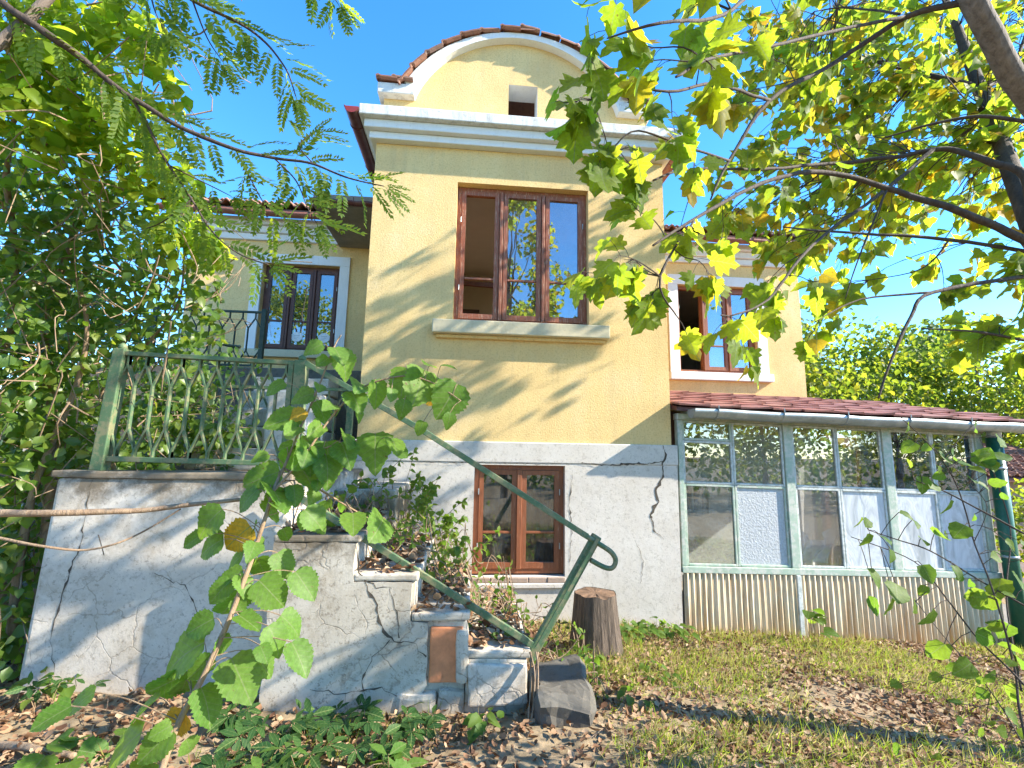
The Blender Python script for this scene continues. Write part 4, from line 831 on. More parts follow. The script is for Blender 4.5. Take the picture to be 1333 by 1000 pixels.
LOCUST_BRANCHES = [([(-3.259,2.2,2.78),(-2.636,2.2,2.411),(-2.387,2.2,2.175),(-2.253,2.2,2.086),(-2.112,2.25,2.003),(-2.035,2.3,1.953),(-1.836,2.35,1.819),(-1.59,2.4,1.696),(-1.34,2.45,1.63),(-1.152,2.5,1.623),(-0.936,2.5,1.602),(-0.753,2.5,1.536),(-0.547,2.55,1.529)],0.024,0.003),([(-1.836,2.35,1.819),(-1.779,2.4,1.711),(-1.668,2.45,1.507),(-1.56,2.5,1.343),(-1.441,2.5,1.171),(-1.289,2.5,1.047),(-1.123,2.5,0.99)],0.009,0.003),([(-2.343,2.3,2.719),(-1.943,2.35,2.639),(-1.633,2.4,2.488),(-1.447,2.45,2.443),(-1.293,2.5,2.379),(-1.138,2.5,2.192),(-1.068,2.5,2.023)],0.014,0.003),([(-1.633,2.4,2.488),(-1.589,2.5,2.347),(-1.49,2.5,2.206)],0.006,0.002),([(-1.685,2.4,2.941),(-1.166,2.4,2.853),(-0.935,2.4,2.673),(-0.84,2.4,2.555)],0.006,0.002),([(-1.34,2.45,1.63),(-1.248,2.5,1.457),(-1.176,2.5,1.347),(-1.058,2.5,1.263)],0.005,0.002),([(-1.152,2.5,1.623),(-1.024,2.5,1.497),(-0.948,2.5,1.339),(-0.892,2.5,1.251)],0.005,0.002),([(-0.936,2.5,1.602),(-1.021,2.5,1.71),(-0.963,2.5,1.787)],0.004,0.002),([(-1.668,2.45,1.507),(-1.55,2.6,1.497),(-1.417,2.6,1.435)],0.005,0.002),([(-1.56,2.5,1.343),(-1.701,2.5,1.199),(-1.884,2.6,1.194)],0.005,0.002),([(-1.865,2.35,2.649),(-1.828,2.4,2.415),(-1.75,2.4,2.277)],0.006,0.002)]
THICKET_CLUSTERS = [((-2.707,2.6,2.378),0.3,90,1),((-2.436,2.6,2.511),0.3,90,1),((-2.137,2.6,2.493),0.22,60,1),((-2.67,2.7,2.119),0.32,110,1),((-2.341,2.7,2.203),0.3,90,1),((-2.05,2.7,1.972),0.2,45,1),((-2.627,2.8,1.845),0.35,130,1),((-2.356,2.9,1.888),0.3,110,1),((-2.037,2.9,1.726),0.22,60,1),((-3.024,2.7,2.238),0.3,70,1),((-1.941,2.6,2.306),0.12,22,1),((-1.874,2.7,2.144),0.1,14,1),((-3.123,3.2,1.64),0.42,190,0),((-2.731,3.2,1.611),0.4,170,0),((-2.333,3.2,1.581),0.34,120,0),((-2.084,3.3,1.534),0.26,80,1),((-3.148,3.3,1.243),0.42,190,0),((-2.784,3.4,1.249),0.42,170,0),((-2.44,3.5,1.279),0.36,120,0),((-2.167,3.6,1.24),0.25,70,0),((-1.914,3.4,1.415),0.12,24,1),((-2.079,3.7,0.968),0.16,30,0),((-3.113,3.4,0.783),0.42,190,0),((-2.879,3.6,0.846),0.4,160,0),((-2.589,3.8,0.912),0.36,110,0),((-2.461,4.0,0.773),0.3,70,0),((-3.093,3.4,0.353),0.4,170,0),((-2.909,3.6,0.329),0.36,120,0),((-2.828,4.0,0.376),0.36,90,0),((-3.018,3.5,-0.059),0.4,150,0),((-2.879,3.7,-0.057),0.3,90,0),((-3.127,3.6,-0.536),0.36,120,0),((-3.013,3.6,-0.941),0.34,100,0),((-2.968,3.5,-1.248),0.3,70,0),((-3.566,3.3,1.441),0.5,150,0),((-3.48,3.4,0.394),0.5,140,0),((-3.399,3.5,-0.621),0.45,100,0),((-2.575,4.4,0.289),0.3,60,0),((-2.264,4.6,0.167),0.26,40,0),((-2.666,4.2,-0.054),0.24,50,0),((-2.548,5.2,0.858),0.3,40,0),((-3.049,4.5,0.427),0.35,170,0),((-2.684,4.5,0.154),0.3,170,0),((-2.297,4.55,0.057),0.25,120,0),((-2.975,4.4,-0.127),0.3,120,0),((-2.657,4.6,0.596),0.3,130,0),((-3.111,3.5,0.53),0.3,90,0),((-3.154,3.5,-0.113),0.3,80,0),((-3.06,3.7,0.108),0.25,70,0),((-3.055,3.5,-0.719),0.28,70,0),((-2.936,3.4,-1.166),0.2,40,0),((-3.518,4.6,0.425),0.4,110,0),((-3.806,4.6,-0.281),0.5,130,0),((-3.354,2.9,2.015),0.4,90,1),((-4.6,4.2,0.6),0.8,260,0),((-4.8,4.6,1.8),0.9,300,0),((-4.2,4.8,2.6),0.7,160,0),((-5.4,4.5,-0.6),0.9,220,0),((-4.4,4.8,-0.6),0.7,160,0)]
THICKET_STEMS = [([(-2.887,3.6,-1.431),(-2.945,3.6,-0.112),(-3.141,3.6,0.835),(-2.784,3.3,1.781),(-2.651,2.9,2.353)],0.04,0.012),([(-2.953,3.5,-1.342),(-2.969,3.5,-0.368),(-2.794,3.5,0.43),(-2.743,3.4,0.966),(-3.033,3.3,1.763)],0.028,0.008),([(-2.921,3.9,-1.554),(-2.929,3.9,-0.407),(-2.662,3.8,0.6),(-2.319,3.7,1.082),(-2.133,3.4,1.462)],0.02,0.006),([(-3.09,3.8,-1.56),(-3.442,3.6,-0.12),(-3.188,3.4,0.945),(-3.024,3.0,1.851),(-2.626,2.7,2.384)],0.035,0.01),([(-3.041,4.2,-1.619),(-2.848,4.1,-0.426),(-2.927,3.9,0.362),(-2.6,3.7,1.069),(-2.723,3.4,1.545),(-2.195,3.0,1.917)],0.022,0.005)]
SHOOT_STEMS = [([(-0.839,1.5,-0.993),(-0.85,1.55,-0.91),(-0.843,1.6,-0.814),(-0.788,1.66,-0.632),(-0.762,1.7,-0.519),(-0.748,1.75,-0.399),(-0.738,1.8,-0.264),(-0.735,1.85,-0.159),(-0.72,1.9,-0.073)],0.0105,0.007),([(-0.72,1.9,-0.073),(-0.707,1.95,0.03),(-0.665,2.0,0.209),(-0.611,2.05,0.448),(-0.585,2.05,0.505)],0.006,0.0025),([(-0.735,1.85,-0.159),(-0.651,1.9,-0.03),(-0.575,1.95,0.126),(-0.472,2.0,0.264),(-0.313,2.0,0.319),(-0.181,2.0,0.299),(-0.046,2.0,0.219)],0.006,0.0025),([(-0.72,1.9,-0.073),(-0.598,2.0,-0.17),(-0.46,2.1,-0.274),(-0.343,2.1,-0.332)],0.005,0.0025),([(-0.651,1.9,-0.03),(-0.52,2.0,0.035),(-0.404,2.05,0.038)],0.004,0.002)]
SHOOT_LEAVES = [((-0.933,1.794,-0.264),0.154,0),((-1.006,1.86,-0.34),0.095,0),((-0.927,1.82,-0.351),0.124,0),((-0.836,1.816,-0.321),0.14,2),((-0.846,1.823,-0.41),0.124,0),((-0.806,1.738,-0.439),0.103,0),((-0.74,1.808,-0.367),0.118,1),((-0.66,1.82,-0.415),0.119,1),((-0.568,1.786,-0.478),0.147,1),((-0.663,1.733,-0.488),0.147,0),((-0.817,1.791,-0.539),0.166,0),((-0.696,1.663,-0.558),0.117,0),((-0.866,1.688,-0.578),0.118,0),((-0.91,1.672,-0.659),0.192,0),((-0.605,1.658,-0.611),0.123,1),((-0.582,1.729,-0.589),0.123,1),((-0.519,1.638,-0.66),0.143,1),((-0.688,1.615,-0.7),0.181,1),((-0.654,1.698,-0.698),0.119,1),((-0.946,1.696,-0.753),0.166,0),((-0.895,1.695,-0.77),0.124,0),((-0.77,1.612,-0.777),0.137,0),((-0.867,1.615,-0.834),0.125,2),((-0.98,1.653,-0.807),0.12,0),((-1.001,1.588,-0.878),0.166,0),((-0.887,1.563,-0.862),0.125,0),((-1.176,1.56,-0.774),0.111,0),((-1.143,1.611,-0.756),0.098,0),((-0.706,1.99,0.223),0.115,1),((-0.767,1.955,0.116),0.168,0),((-0.63,1.885,-0.021),0.161,0),((-0.7,1.826,-0.174),0.185,0),((-0.633,1.917,-0.111),0.177,0),((-0.568,1.946,-0.029),0.167,0),((-0.785,1.857,-0.109),0.156,0),((-0.825,1.84,-0.187),0.122,1),((-0.577,2.019,0.408),0.127,1),((-0.708,1.962,0.14),0.085,2),((-0.564,2.077,0.382),0.169,0),((-0.406,2.019,0.238),0.156,0),((-0.475,1.948,0.202),0.143,0),((-0.215,1.977,0.285),0.221,0),((-0.102,1.991,0.217),0.215,0),((-0.281,1.935,0.174),0.1,0),((-0.171,2.036,0.23),0.095,2),((-0.396,1.984,0.014),0.215,0),((-0.491,1.9,-0.006),0.143,0),((-0.305,1.946,0.022),0.127,0),((-0.465,1.978,0.28),0.146,1),((-0.295,1.989,0.301),0.17,0),((-0.625,1.901,-0.033),0.136,1),((-0.492,1.913,0.036),0.124,0),((-0.548,1.891,-0.079),0.155,0),((-0.809,1.891,-0.129),0.133,0),((-0.564,1.837,-0.258),0.135,1),((-0.418,1.789,-0.261),0.132,0),((-0.324,1.839,-0.279),0.182,0),((-0.709,1.915,0.075),0.123,1),((-0.764,1.905,-0.251),0.133,0),((-0.791,1.848,-0.299),0.096,1),((-0.616,1.902,0.076),0.123,0),((-0.628,2.015,0.162),0.124,0),((-0.822,1.707,-0.475),0.104,0),((-0.782,1.686,-0.635),0.101,1),((-0.749,1.72,-0.454),0.099,1),((-0.827,1.649,-0.688),0.108,0),((-0.748,1.841,-0.433),0.107,0),((-0.717,1.948,-0.047),0.138,0)]
SAPLING_STEMS = [([(2.334,1.9,-1.269),(2.375,1.95,-1.055),(2.436,2.0,-0.916),(2.404,2.0,-0.688),(2.424,2.05,-0.526),(2.432,2.1,-0.387),(2.382,2.1,-0.131),(2.275,2.1,0.053),(2.117,2.1,0.209)],0.008,0.002),([(2.608,1.8,-0.437),(2.448,1.9,-0.314),(2.339,2.0,-0.211),(2.31,2.1,-0.15),(2.154,2.1,-0.097)],0.007,0.002),([(2.625,1.9,-0.745),(2.526,2.0,-0.644),(2.398,2.1,-0.539),(2.197,2.1,-0.426),(2.085,2.15,-0.386),(1.933,2.15,-0.34)],0.0065,0.002),([(2.385,1.9,-0.968),(2.423,2.0,-0.926),(2.386,2.1,-0.816),(2.256,2.1,-0.648),(2.158,2.15,-0.486),(1.885,2.2,-0.381)],0.006,0.002),([(2.456,2.0,-1.002),(2.686,2.2,-0.678),(2.885,2.3,-0.361),(2.837,2.3,-0.08),(2.775,2.3,0.126)],0.006,0.002),([(2.432,2.1,-0.387),(2.526,2.1,-0.221),(2.505,2.15,-0.114)],0.003,0.0015),([(2.339,1.9,-1.241),(2.423,2.1,-1.048),(2.434,2.3,-0.89),(2.386,2.4,-0.735)],0.004,0.002)]
SAPLING_LEAVES = [((1.86,2.05,-0.534),0.092,0),((1.96,2.05,-0.6),0.115,0),((1.834,2.05,-0.657),0.084,0),((1.913,2.05,-0.664),0.092,0),((2.04,2.05,-0.665),0.069,0),((2.102,2.05,-0.713),0.1,0),((2.117,2.05,-0.851),0.1,1),((2.248,2.05,-0.928),0.107,1),((2.218,2.05,-0.342),0.1,0),((2.304,2.05,-0.329),0.092,0),((2.124,2.05,-0.373),0.061,0),((1.83,2.05,-0.373),0.077,0),((2.12,2.05,-0.518),0.084,0),((2.272,2.05,-0.513),0.069,0),((2.376,2.05,-0.798),0.084,0),((2.378,2.05,-0.645),0.115,0),((2.469,2.05,-0.598),0.13,0),((2.601,2.05,-0.563),0.13,0),((2.471,2.05,-0.764),0.092,0),((2.048,2.05,-0.256),0.061,0),((2.092,2.05,-0.293),0.061,0),((1.804,2.05,-0.294),0.061,0),((2.486,2.05,-0.846),0.092,1),((2.34,2.05,-0.621),0.092,0),((2.533,2.05,-0.894),0.107,1),((2.466,2.05,-1.142),0.092,1),((2.469,2.05,-1.041),0.077,1),((2.417,2.05,-0.752),0.084,0),((1.933,2.05,-0.367),0.061,0),((1.952,2.05,-0.439),0.069,0),((1.845,2.05,-0.294),0.054,0),((2.155,2.1,0.156),0.056,1),((2.144,2.1,0.062),0.08,1),((2.142,2.1,-0.017),0.048,1),((2.201,2.1,-0.12),0.088,1),((2.252,2.1,-0.12),0.08,1),((2.342,2.1,0.013),0.08,1),((2.389,2.1,0.027),0.08,1),((2.317,2.1,-0.229),0.088,1),((2.551,2.1,0.023),0.104,1),((2.576,2.1,-0.01),0.096,1),((2.627,2.1,0.031),0.096,1),((2.653,2.1,0.099),0.08,1),((2.527,2.1,0.164),0.072,1),((2.607,2.1,-0.103),0.072,1),((2.498,2.1,-0.038),0.072,1),((2.442,2.1,-0.012),0.08,1),((2.475,2.1,-0.091),0.064,1)]
BARE_BRANCH = [(-1.86,1.9,-0.254),(-1.707,1.9,-0.25),(-1.552,1.9,-0.249),(-1.376,1.95,-0.246),(-1.242,2.0,-0.245),(-1.042,2.0,-0.22),(-0.904,2.05,-0.206)]
BARE_TWIG = [(-1.85,1.9,-0.31),(-1.692,1.9,-0.34),(-1.533,1.9,-0.369),(-1.438,1.95,-0.39),(-1.332,1.95,-0.368),(-1.261,2.0,-0.325),(-1.141,2.0,-0.245)]
FALLEN_BRANCH = [(-2.217,2.6,-1.058),(-2.06,2.55,-1.13),(-1.911,2.5,-1.176),(-1.718,2.45,-1.221)]

def branch_obj(name, pts, r0, r1, mat, parent, sub=4, n=7):
    p = smoothpath(pts, sub); k = len(p); rs = [r0+(r1-r0)*i/(k-1) for i in range(k)]
    rs = [r*(.8 if parent and parent.name.startswith('maple') and r < .04 else 1)*(1+.10*noise.noise(q*9)) for r, q in zip(rs, p)]
    p = [q+noise.noise_vector(q*6)*min(.012, rs[i]*.7) for i, q in enumerate(p)]
    return MB().tube(p, rs, n).build(name, mat, parent, smooth=True), p
def leaves_as_parts(parent, mats, tms, cap, t_simple, mat, name='leaf', stuff='foliage'):
    mats = nearest_first(mats); near, rest = mats[:cap], mats[cap:]
    for i, m in enumerate(near): place(tms[i % len(tms)], name, parent, m)
    if rest: batch(stuff, t_simple, rest, mat, parent)

# maple on the right
MT = thing('maple_tree', (3.95, 2.5, -1.75), 'maple tree with lobed yellow green leaves and dark limbs, overhanging from the right', 'tree')
allp = []
for i, (pts, r0, r1) in enumerate(MAPLE_BRANCHES):
    o, p = branch_obj('trunk' if i < 2 else 'branch', pts, r0, r1, 'barkm' if i < 2 else 'twig', MT, 5, 10 if r0 > .03 else 6)
    if i > 0: allp += p
tw = MB(); leafm = []
for c, r, n in MAPLE_CLUSTERS:
    c = Vector(c)
    for _ in range(n):
        tip = c+Vector((rnd.uniform(-1, 1), rnd.uniform(-1, 1), rnd.uniform(-1, 1)))*r*.9
        b = min(allp, key=lambda q: (q-tip).length_squared+(.15 if q.z < tip.z-.4 else 0)); L = (tip-b).length
        if L > .9: b = tip+(b-tip).normalized()*.9; L = .9
        m1 = b.lerp(tip, .35)+rv(.05*L)+Vector((0, 0, .06*L)); m2 = b.lerp(tip, .72)+rv(.05*L)+Vector((0, 0, .03*L))
        path = smoothpath([b, m1, m2, tip], 3); r0 = .0022+.003*L; tw.tube(path, [r0-(r0-.0013)*k/(len(path)-1) for k in range(len(path))], 4, False)
        for _k in range(rnd.randint(2, 4) if r < .085 else rnd.randint(5, 8)):
            q = path[rnd.randint(len(path)//2, len(path)-1)]; out = (tip-b).normalized()*.5+rv(.55)+Vector((0, 0, -.55)); pl_ = out.normalized()*rnd.uniform(.03, .07); e = q+pl_
            tw.tube([q, q+pl_*.5+Vector((0, 0, .006)), e], .0011, 3, False)
            s = rnd.uniform(.066, .128); n_ = Vector((0, -.45, .7))+rv(.45)
            leafm.append(frame(e, out+Vector((0, 0, -.35))+rv(.25), n_, s, s*rnd.uniform(.92, 1.08)))
tag(tw.build('twig', 'twig', MT), kind='stuff')
leaves_as_parts(MT, leafm, [tmesh('leaf', maple(c, d, k), 'maple') for k, (c, d) in enumerate(((.2, .2), (-.25, .3), (.4, .15), (.1, .45), (.5, .35), (-.1, .1)))], 300, maple(.3, .3, 3, True), 'maple')

# locust on the left
LT = thing('locust_tree', (-2.6, 2.2, -1.3), 'locust branches with feathery pinnate leaves against the sky on the left', 'tree')
locl = []
lp_ = [(-2.9, 2.2, -1.35), (-2.75, 2.15, .2), (-2.55, 2.2, 1.7), LOCUST_BRANCHES[0][0][0]]
branch_obj('trunk', lp_, .07, .03, 'barkm', LT, 5, 10); branch_obj('branch', [lp_[2], (-2.2, 2.25, 2.3), LOCUST_BRANCHES[2][0][0]], .03, .014, 'barkm', LT)
branch_obj('branch', [LOCUST_BRANCHES[2][0][1], (-1.4, 2.4, 2.6), LOCUST_BRANCHES[4][0][0]], .012, .006, 'twig', LT); branch_obj('branch', [LOCUST_BRANCHES[2][0][0], LOCUST_BRANCHES[10][0][0]], .01, .006, 'twig', LT)
for i, (pts, r0, r1) in enumerate(LOCUST_BRANCHES):
    o, p = branch_obj('branch', pts, r0, r1, 'twig', LT, 6, 6)
    acc = 0; st_ = (.045 if i in (2, 3, 4) else .075) if i else .06
    for k in range(2, len(p)):
        acc += (p[k]-p[k-1]).length
        if acc < st_: continue
        acc = 0; t = (p[k]-p[k-1]).normalized(); sd_ = 1 if rnd.random() < .5 else -1
        for sd_ in ((-1, 1) if rnd.random() < .65 else (sd_,)):
            side = t.cross(Vector((0, -1, 0))).normalized()*sd_
            d = t*rnd.uniform(.3, .9)+side*rnd.uniform(.5, .9)+Vector((0, 0, rnd.uniform(-.5, .25)))+rv(.15)
            locl.append(frame(p[k], d, Vector((rnd.uniform(-.4, .4), -.75, .6))+rv(.25), rnd.uniform(.17, .25)))
    t = (p[-1]-p[-2]).normalized()
    for a in (-.5, 0, .5): locl.append(frame(p[-1], t+Vector((0, 0, a-.2)), (0, -.8, .5), rnd.uniform(.14, .2)))
leaves_as_parts(LT, locl, [tmesh('leaf', pinnate(n, d, n), 'locust') for n, d in ((10, .25), (11, .4), (9, .15), (10, .5))], 300, pinnate(6), 'locust')

# thicket of climbing vines on the left
TH = thing('vine_thicket', (-3.4, 3.6, -1.4), 'tall dense thicket of dark leafy climbing vines at the left edge', 'climbing vine')
for pts, r0, r1 in THICKET_STEMS: branch_obj('stem', pts, r0, r1, 'deadstem', TH, 5, 7)
tm_, tt_ = [], []; tang = MB()
for c, r, n, k in THICKET_CLUSTERS:
    c = Vector(c)
    for _ in range(int(n*(2.3 if k else 1.45))):
        d = rv(1).normalized()*r*rnd.random()**.5; d.y *= 1.2; p = c+d
        m = frame(p, Vector((rnd.uniform(-.6, .8), rnd.uniform(-.8, .3), rnd.uniform(-.9, .35))), Vector((.25, -.4, .7))+rv(.45), rnd.uniform(.055, .095) if not k else rnd.uniform(.06, .105))
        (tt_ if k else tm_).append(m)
    for _ in range(int(n/15)):
        a = c+rv(r*.55); b = a+Vector((rnd.uniform(-.35, .35), rnd.uniform(-.25, .25), rnd.uniform(-.5, .5))); w = b+rv(.22)
        tang.tube(smoothpath([a, a.lerp(b, .5)+rv(.09), b, w], 3), [.0045]*4+[.003]*6, 4, False)
tag(tang.build('vine_stem', 'deadstem', TH), kind='stuff')
ov = ovate(3, .36, 0, 0, .12, .3)
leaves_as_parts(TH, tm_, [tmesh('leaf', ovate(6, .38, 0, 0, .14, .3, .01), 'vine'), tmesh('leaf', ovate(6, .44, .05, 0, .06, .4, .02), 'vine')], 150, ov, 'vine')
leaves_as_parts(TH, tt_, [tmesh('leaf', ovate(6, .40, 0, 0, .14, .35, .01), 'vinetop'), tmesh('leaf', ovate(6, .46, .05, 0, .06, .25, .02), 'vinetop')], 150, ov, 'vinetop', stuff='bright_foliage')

# foreground shoot with big toothed leaves
SH = thing('mulberry_shoot', (-1.1, 1.55, -1.45), 'tall shoot with big toothed green leaves and few yellow ones before the staircase', 'plant')
sp = []
for i, (pts, r0, r1) in enumerate(SHOOT_STEMS):
    if i == 0: pts = [(pts[0][0]-.05, pts[0][1]-.02, ground(-1.1, 1.5)-.03)]+list(pts)
    o, p = branch_obj('stem', pts, r0, r1, 'stem', SH, 6, 8); sp += p
for k in range(46):
    q = sp[rnd.randint(8, len(sp)-1)]; SHOOT_LEAVES.append((tuple(q+Vector((rnd.gauss(0, .09), rnd.gauss(0, .05), rnd.gauss(-.03, .07)))), rnd.uniform(.06, .11), 0 if rnd.random() < .6 else 1))
big = [[tmesh('leaf', ovate(21, w, .065, l, f_, d, .012), m) for w, l, f_, d in ((.44, .0, .1, .2), (.50, .10, .05, .35), (.42, .14, .16, .1), (.46, -.1, .08, .45))] for m in ('shoot', 'shootpale', 'yellowleaf')]
for p, s, k in SHOOT_LEAVES:
    s *= .84; p = Vector(p); q = min(sp, key=lambda a: (a-p).length); d = p-q
    if d.length < .02: d = Vector((rnd.choice((-1, 1)), -.3, -.4))*.05
    dn = d.normalized(); tip = dn*.8+Vector((0, -.25, -.55))+rv(.15); base = p-tip.normalized()*s*.5
    MB().tube(smoothpath([q, q.lerp(base, .6)+Vector((0, 0, .012)), base], 3), .0017, 4, False).build('petiole', 'stem', SH)
    n_ = Vector((.30, -.62, .55))+rv(.28) if k != 1 else Vector((.55, -.6, .6))+rv(.2)
    place(big[k][rnd.randint(0, 3)], 'leaf', SH, frame(base, tip, n_, s, s*rnd.uniform(.85, 1.05)))
    o = SH.children[-1] if False else None

# young sapling at the right edge
SP = thing('sapling', (2.35, 1.9, -1.5), 'thin arching sapling with small round leaves in front of the veranda', 'shrub')
sp = []
for i, (pts, r0, r1) in enumerate(SAPLING_STEMS):
    if i in (0, 6): pts = [(pts[0][0]+.05, pts[0][1], ground(2.3, 1.9)-.03)]+list(pts)
    o, p = branch_obj('stem', pts, r0*.8, r1, 'twig', SP, 6, 6); sp += p
rl = [tmesh('leaf', ovate(8, .44, .04, 0, .12, .3, .02), 'sapling'), tmesh('leaf', ovate(8, .5, .05, 0, .05, .15, .03), 'sapling')]
extra = []
for c, r, n in (((2.35, 2.0, -.95), .28, 22), ((2.2, 2.1, -1.3), .3, 14), ((2.55, 2.1, -.5), .22, 14), ((2.5, 2.2, -.1), .2, 10), ((2.45, 1.9, -1.35), .3, 24)):
    for _ in range(n): extra.append((tuple(Vector(c)+rv(r*.5)), rnd.uniform(.035, .065), 1))
for p, s, k in SAPLING_LEAVES+extra:
    p = Vector(p); q = min(sp, key=lambda a: (a-p).length); d = p-q
    if d.length > .35: q = p-d.normalized()*.1; d = p-q
    tip = (d.normalized() if d.length > .01 else Vector((0, 0, -1)))*.6+Vector((0, 0, -.45))+rv(.3); base = p-tip.normalized()*s*.5
    MB().tube([q, q.lerp(base, .5)+Vector((0, 0, .01)), base], .0017, 4, False).build('petiole', 'twig', SP)
    place(rl[rnd.randint(0, 1)], 'leaf', SP, frame(base, tip, Vector((.2, -.7, .45))+rv(.35), s*.98))

# bare branches
o, _ = branch_obj('bare_branch', BARE_BRANCH, .0155, .007, 'deadstem', None, 6, 8); 
def retop(o, loc):
    o.data.transform(Matrix.Translation(-Vector(loc))); o.location = loc
retop(o, BARE_BRANCH[3]); tag(o, 'thick bare grey branch reaching sideways across the top of the landing block', 'branch')
o, _ = branch_obj('bare_twig', BARE_TWIG, .006, .003, 'deadstem', None, 6, 6); retop(o, BARE_TWIG[3]); tag(o, 'thin brown bare twig curving below the thick bare branch', 'branch')
fb = [(x, y, ground(x, y)+.03) for x, y, z in FALLEN_BRANCH]
o, _ = branch_obj('fallen_branch', fb, .022, .012, 'deadstem', None, 5, 8); retop(o, fb[1]); tag(o, 'fallen grey branch lying on dead leaves at the bottom left', 'branch')

# vines over the stairs
SVN = thing('stair_vine', (-.1, 3.7, -1.0), 'tangled vine with brown stems and small green leaves sprawling over the steps', 'climbing vine')
def stair_z(x):
    for x0, x1, zt, k in steps:
        if x0 <= x < x1: return zt
    return -.35 if x < -1.2 else ground(x, 3.6)
vl = []; vm = MB()
for _ in range(95):
    x = rnd.uniform(-1.15, .75); y = rnd.uniform(3.45, 4.9); pts = []
    a = rnd.uniform(0, 6.28)
    for k in range(7):
        zz = stair_z(x)+abs(rnd.gauss(.07, .09))
        pts.append((x, y, zz)); a += rnd.gauss(0, .7); x = max(-1.18, min(.95, x+.11*math.cos(a))); y = max(3.25, min(5.3, y+.11*math.sin(a)))
    p = smoothpath(pts, 3); vm.tube(p, .0038, 4, False)
    for q in p[::3]:
        if rnd.random() < .62: vl.append(frame(q, rv(.5)+Vector((.1, -.2, .25)), Vector((.3, -.5, .7))+rv(.4), rnd.uniform(.04, .085)))
for _ in range(26):                    # climbers rising behind the handrail
    x = rnd.uniform(-1.1, .05); y = rnd.uniform(3.9, 5.2); h = rnd.uniform(.15, .55); b = Vector((x, y, stair_z(x)))
    p = smoothpath([b, b+Vector((rnd.uniform(-.1, .2), rnd.uniform(-.1, .1), h*.6)), b+Vector((rnd.uniform(-.1, .35), rnd.uniform(-.2, .1), h))], 4); vm.tube(p, .003, 4, False)
    for q in p[2:]:
        for _k in range(2): vl.append(frame(q, rv(.5)+Vector((.2, -.2, .0)), Vector((.3, -.5, .7))+rv(.4), rnd.uniform(.045, .09)))
tag(vm.build('vine_stem', 'deadstem', SVN), kind='stuff')
leaves_as_parts(SVN, vl, [tmesh('leaf', ovate(6, .42, .08, 0, .12, .3, .02), 'weed'), tmesh('leaf', palmate(3), 'weed')], 260, ov, 'weed')
# dry runner hanging off the post foot
DR = thing('dry_stalk', (.55, 2.95, -1.6), 'clump of dry brown stalks hanging beside the foot of the green post', 'dead plant')
for k in range(4):
    x = .36+rnd.uniform(-.05, .06); branch_obj('stalk', [(.40+rnd.uniform(0, .1), 3.05, -1.22), (x+.08, 3.0, -1.30-rnd.uniform(0, .08)), (x+.06, 2.92, -1.48), (x+rnd.uniform(-.03, .06), 2.88, -1.66)], .006, .004, 'deadstem', DR, 4, 5)

# five-fingered creeper and weeds on the ground
pal = [tmesh('leaf', palmate(5), 'creeper'), tmesh('leaf', palmate(3), 'creeper')]; wl = [tmesh('leaf', ovate(6, .36, .06, 0, .14, .35, .02), 'weed'), tmesh('leaf', ovate(5, .28, 0, 0, .1, .5, .02), 'weed')]
pale = [tmesh('leaf', palmate(3), 'shootpale'), tmesh('leaf', ovate(12, .46, .12, .1, .08, .3, .02), 'shootpale')]
def clump(name, x, y, r, n, h, tms, s0, s1, label, cat, group=None):
    z = ground(x, y); t = thing(name, (x, y, z), label, cat, group); 
    for _ in range(n):
        a = rnd.uniform(0, 6.28); d = r*rnd.random()**.6; px, py = x+d*math.cos(a), y+d*math.sin(a); hh = h*rnd.uniform(.35, 1)
        b = Vector((px, py, ground(px, py)-.01)); e = b+Vector((rnd.uniform(-.05, .05), rnd.uniform(-.05, .05), hh+.01))
        MB().tube([b, b.lerp(e, .6)+rv(.008), e], .0018, 3, False).build('stalk', 'stem', t)
        place(tms[rnd.randint(0, len(tms)-1)], 'leaf', t, frame(e, Vector((math.cos(a), math.sin(a)-.4, rnd.uniform(-.35, .25))), Vector((.1, -.3, .9))+rv(.25), rnd.uniform(s0, s1)))
    return t
cl = 'dark green five-fingered creeper clump on the leaf litter before the stair wall'
tag(batch('hedge', ov, [frame((x_, y_, z_), rv(.6)+Vector((0, 0, -.2)), Vector((0, .6, .6))+rv(.4), rnd.uniform(.2, .34)) for x_, y_, z_ in ((rnd.uniform(-16, 32), -11+rnd.gauss(0, .8), rnd.uniform(-1.6, 2.2+1.6*noise.noise(Vector((k_*.0007, 0, 0))))) for k_ in range(9000))], 'farleaf'), 'unseen hedge added behind the camera to green the veranda pane reflections', 'hedge')  # hedge added out of view so the panes mirror green instead of pale horizon
for x, y, r, n, h in ((-.95, 2.75, .16, 16, .09), (-.62, 2.85, .14, 14, .1), (-.30, 2.9, .12, 10, .08), (-.75, 2.5, .15, 12, .08), (-.45, 2.55, .14, 10, .08), (-1.2, 2.9, .12, 10, .09), (-1.0, 2.35, .16, 12, .07)):
    clump('creeper_plant', x, y, r, n, h, pal, .08, .13, cl, 'creeper', 'creeper clumps before the stair wall')
clump('broadleaf_weed', -.78, 2.28, .12, 7, .12, pale, .12, .17, 'pale green broad-leaved weed at the bottom edge, left of the middle', 'plant')
clump('broadleaf_weed', -.36, 2.33, .13, 6, .1, pale, .11, .15, 'pale broad-leaved weed at the bottom edge, in front of the orange brick', 'plant')
clump('broadleaf_weed', -1.75, 2.45, .2, 7, .1, [big[0][0], big[0][1]], .11, .16, 'dark toothed leaves low on the ground at the bottom left corner', 'plant')
clump('ivy_patch', 1.68, 5.0, .3, 70, .13, wl, .06, .11, 'bright green ivy patch at the plinth foot between stump and veranda', 'plant')
clump('ivy_patch', 2.2, 5.2, .28, 60, .14, wl, .06, .11, 'bright green ivy patch at the plinth corner beside the corrugated base', 'plant')
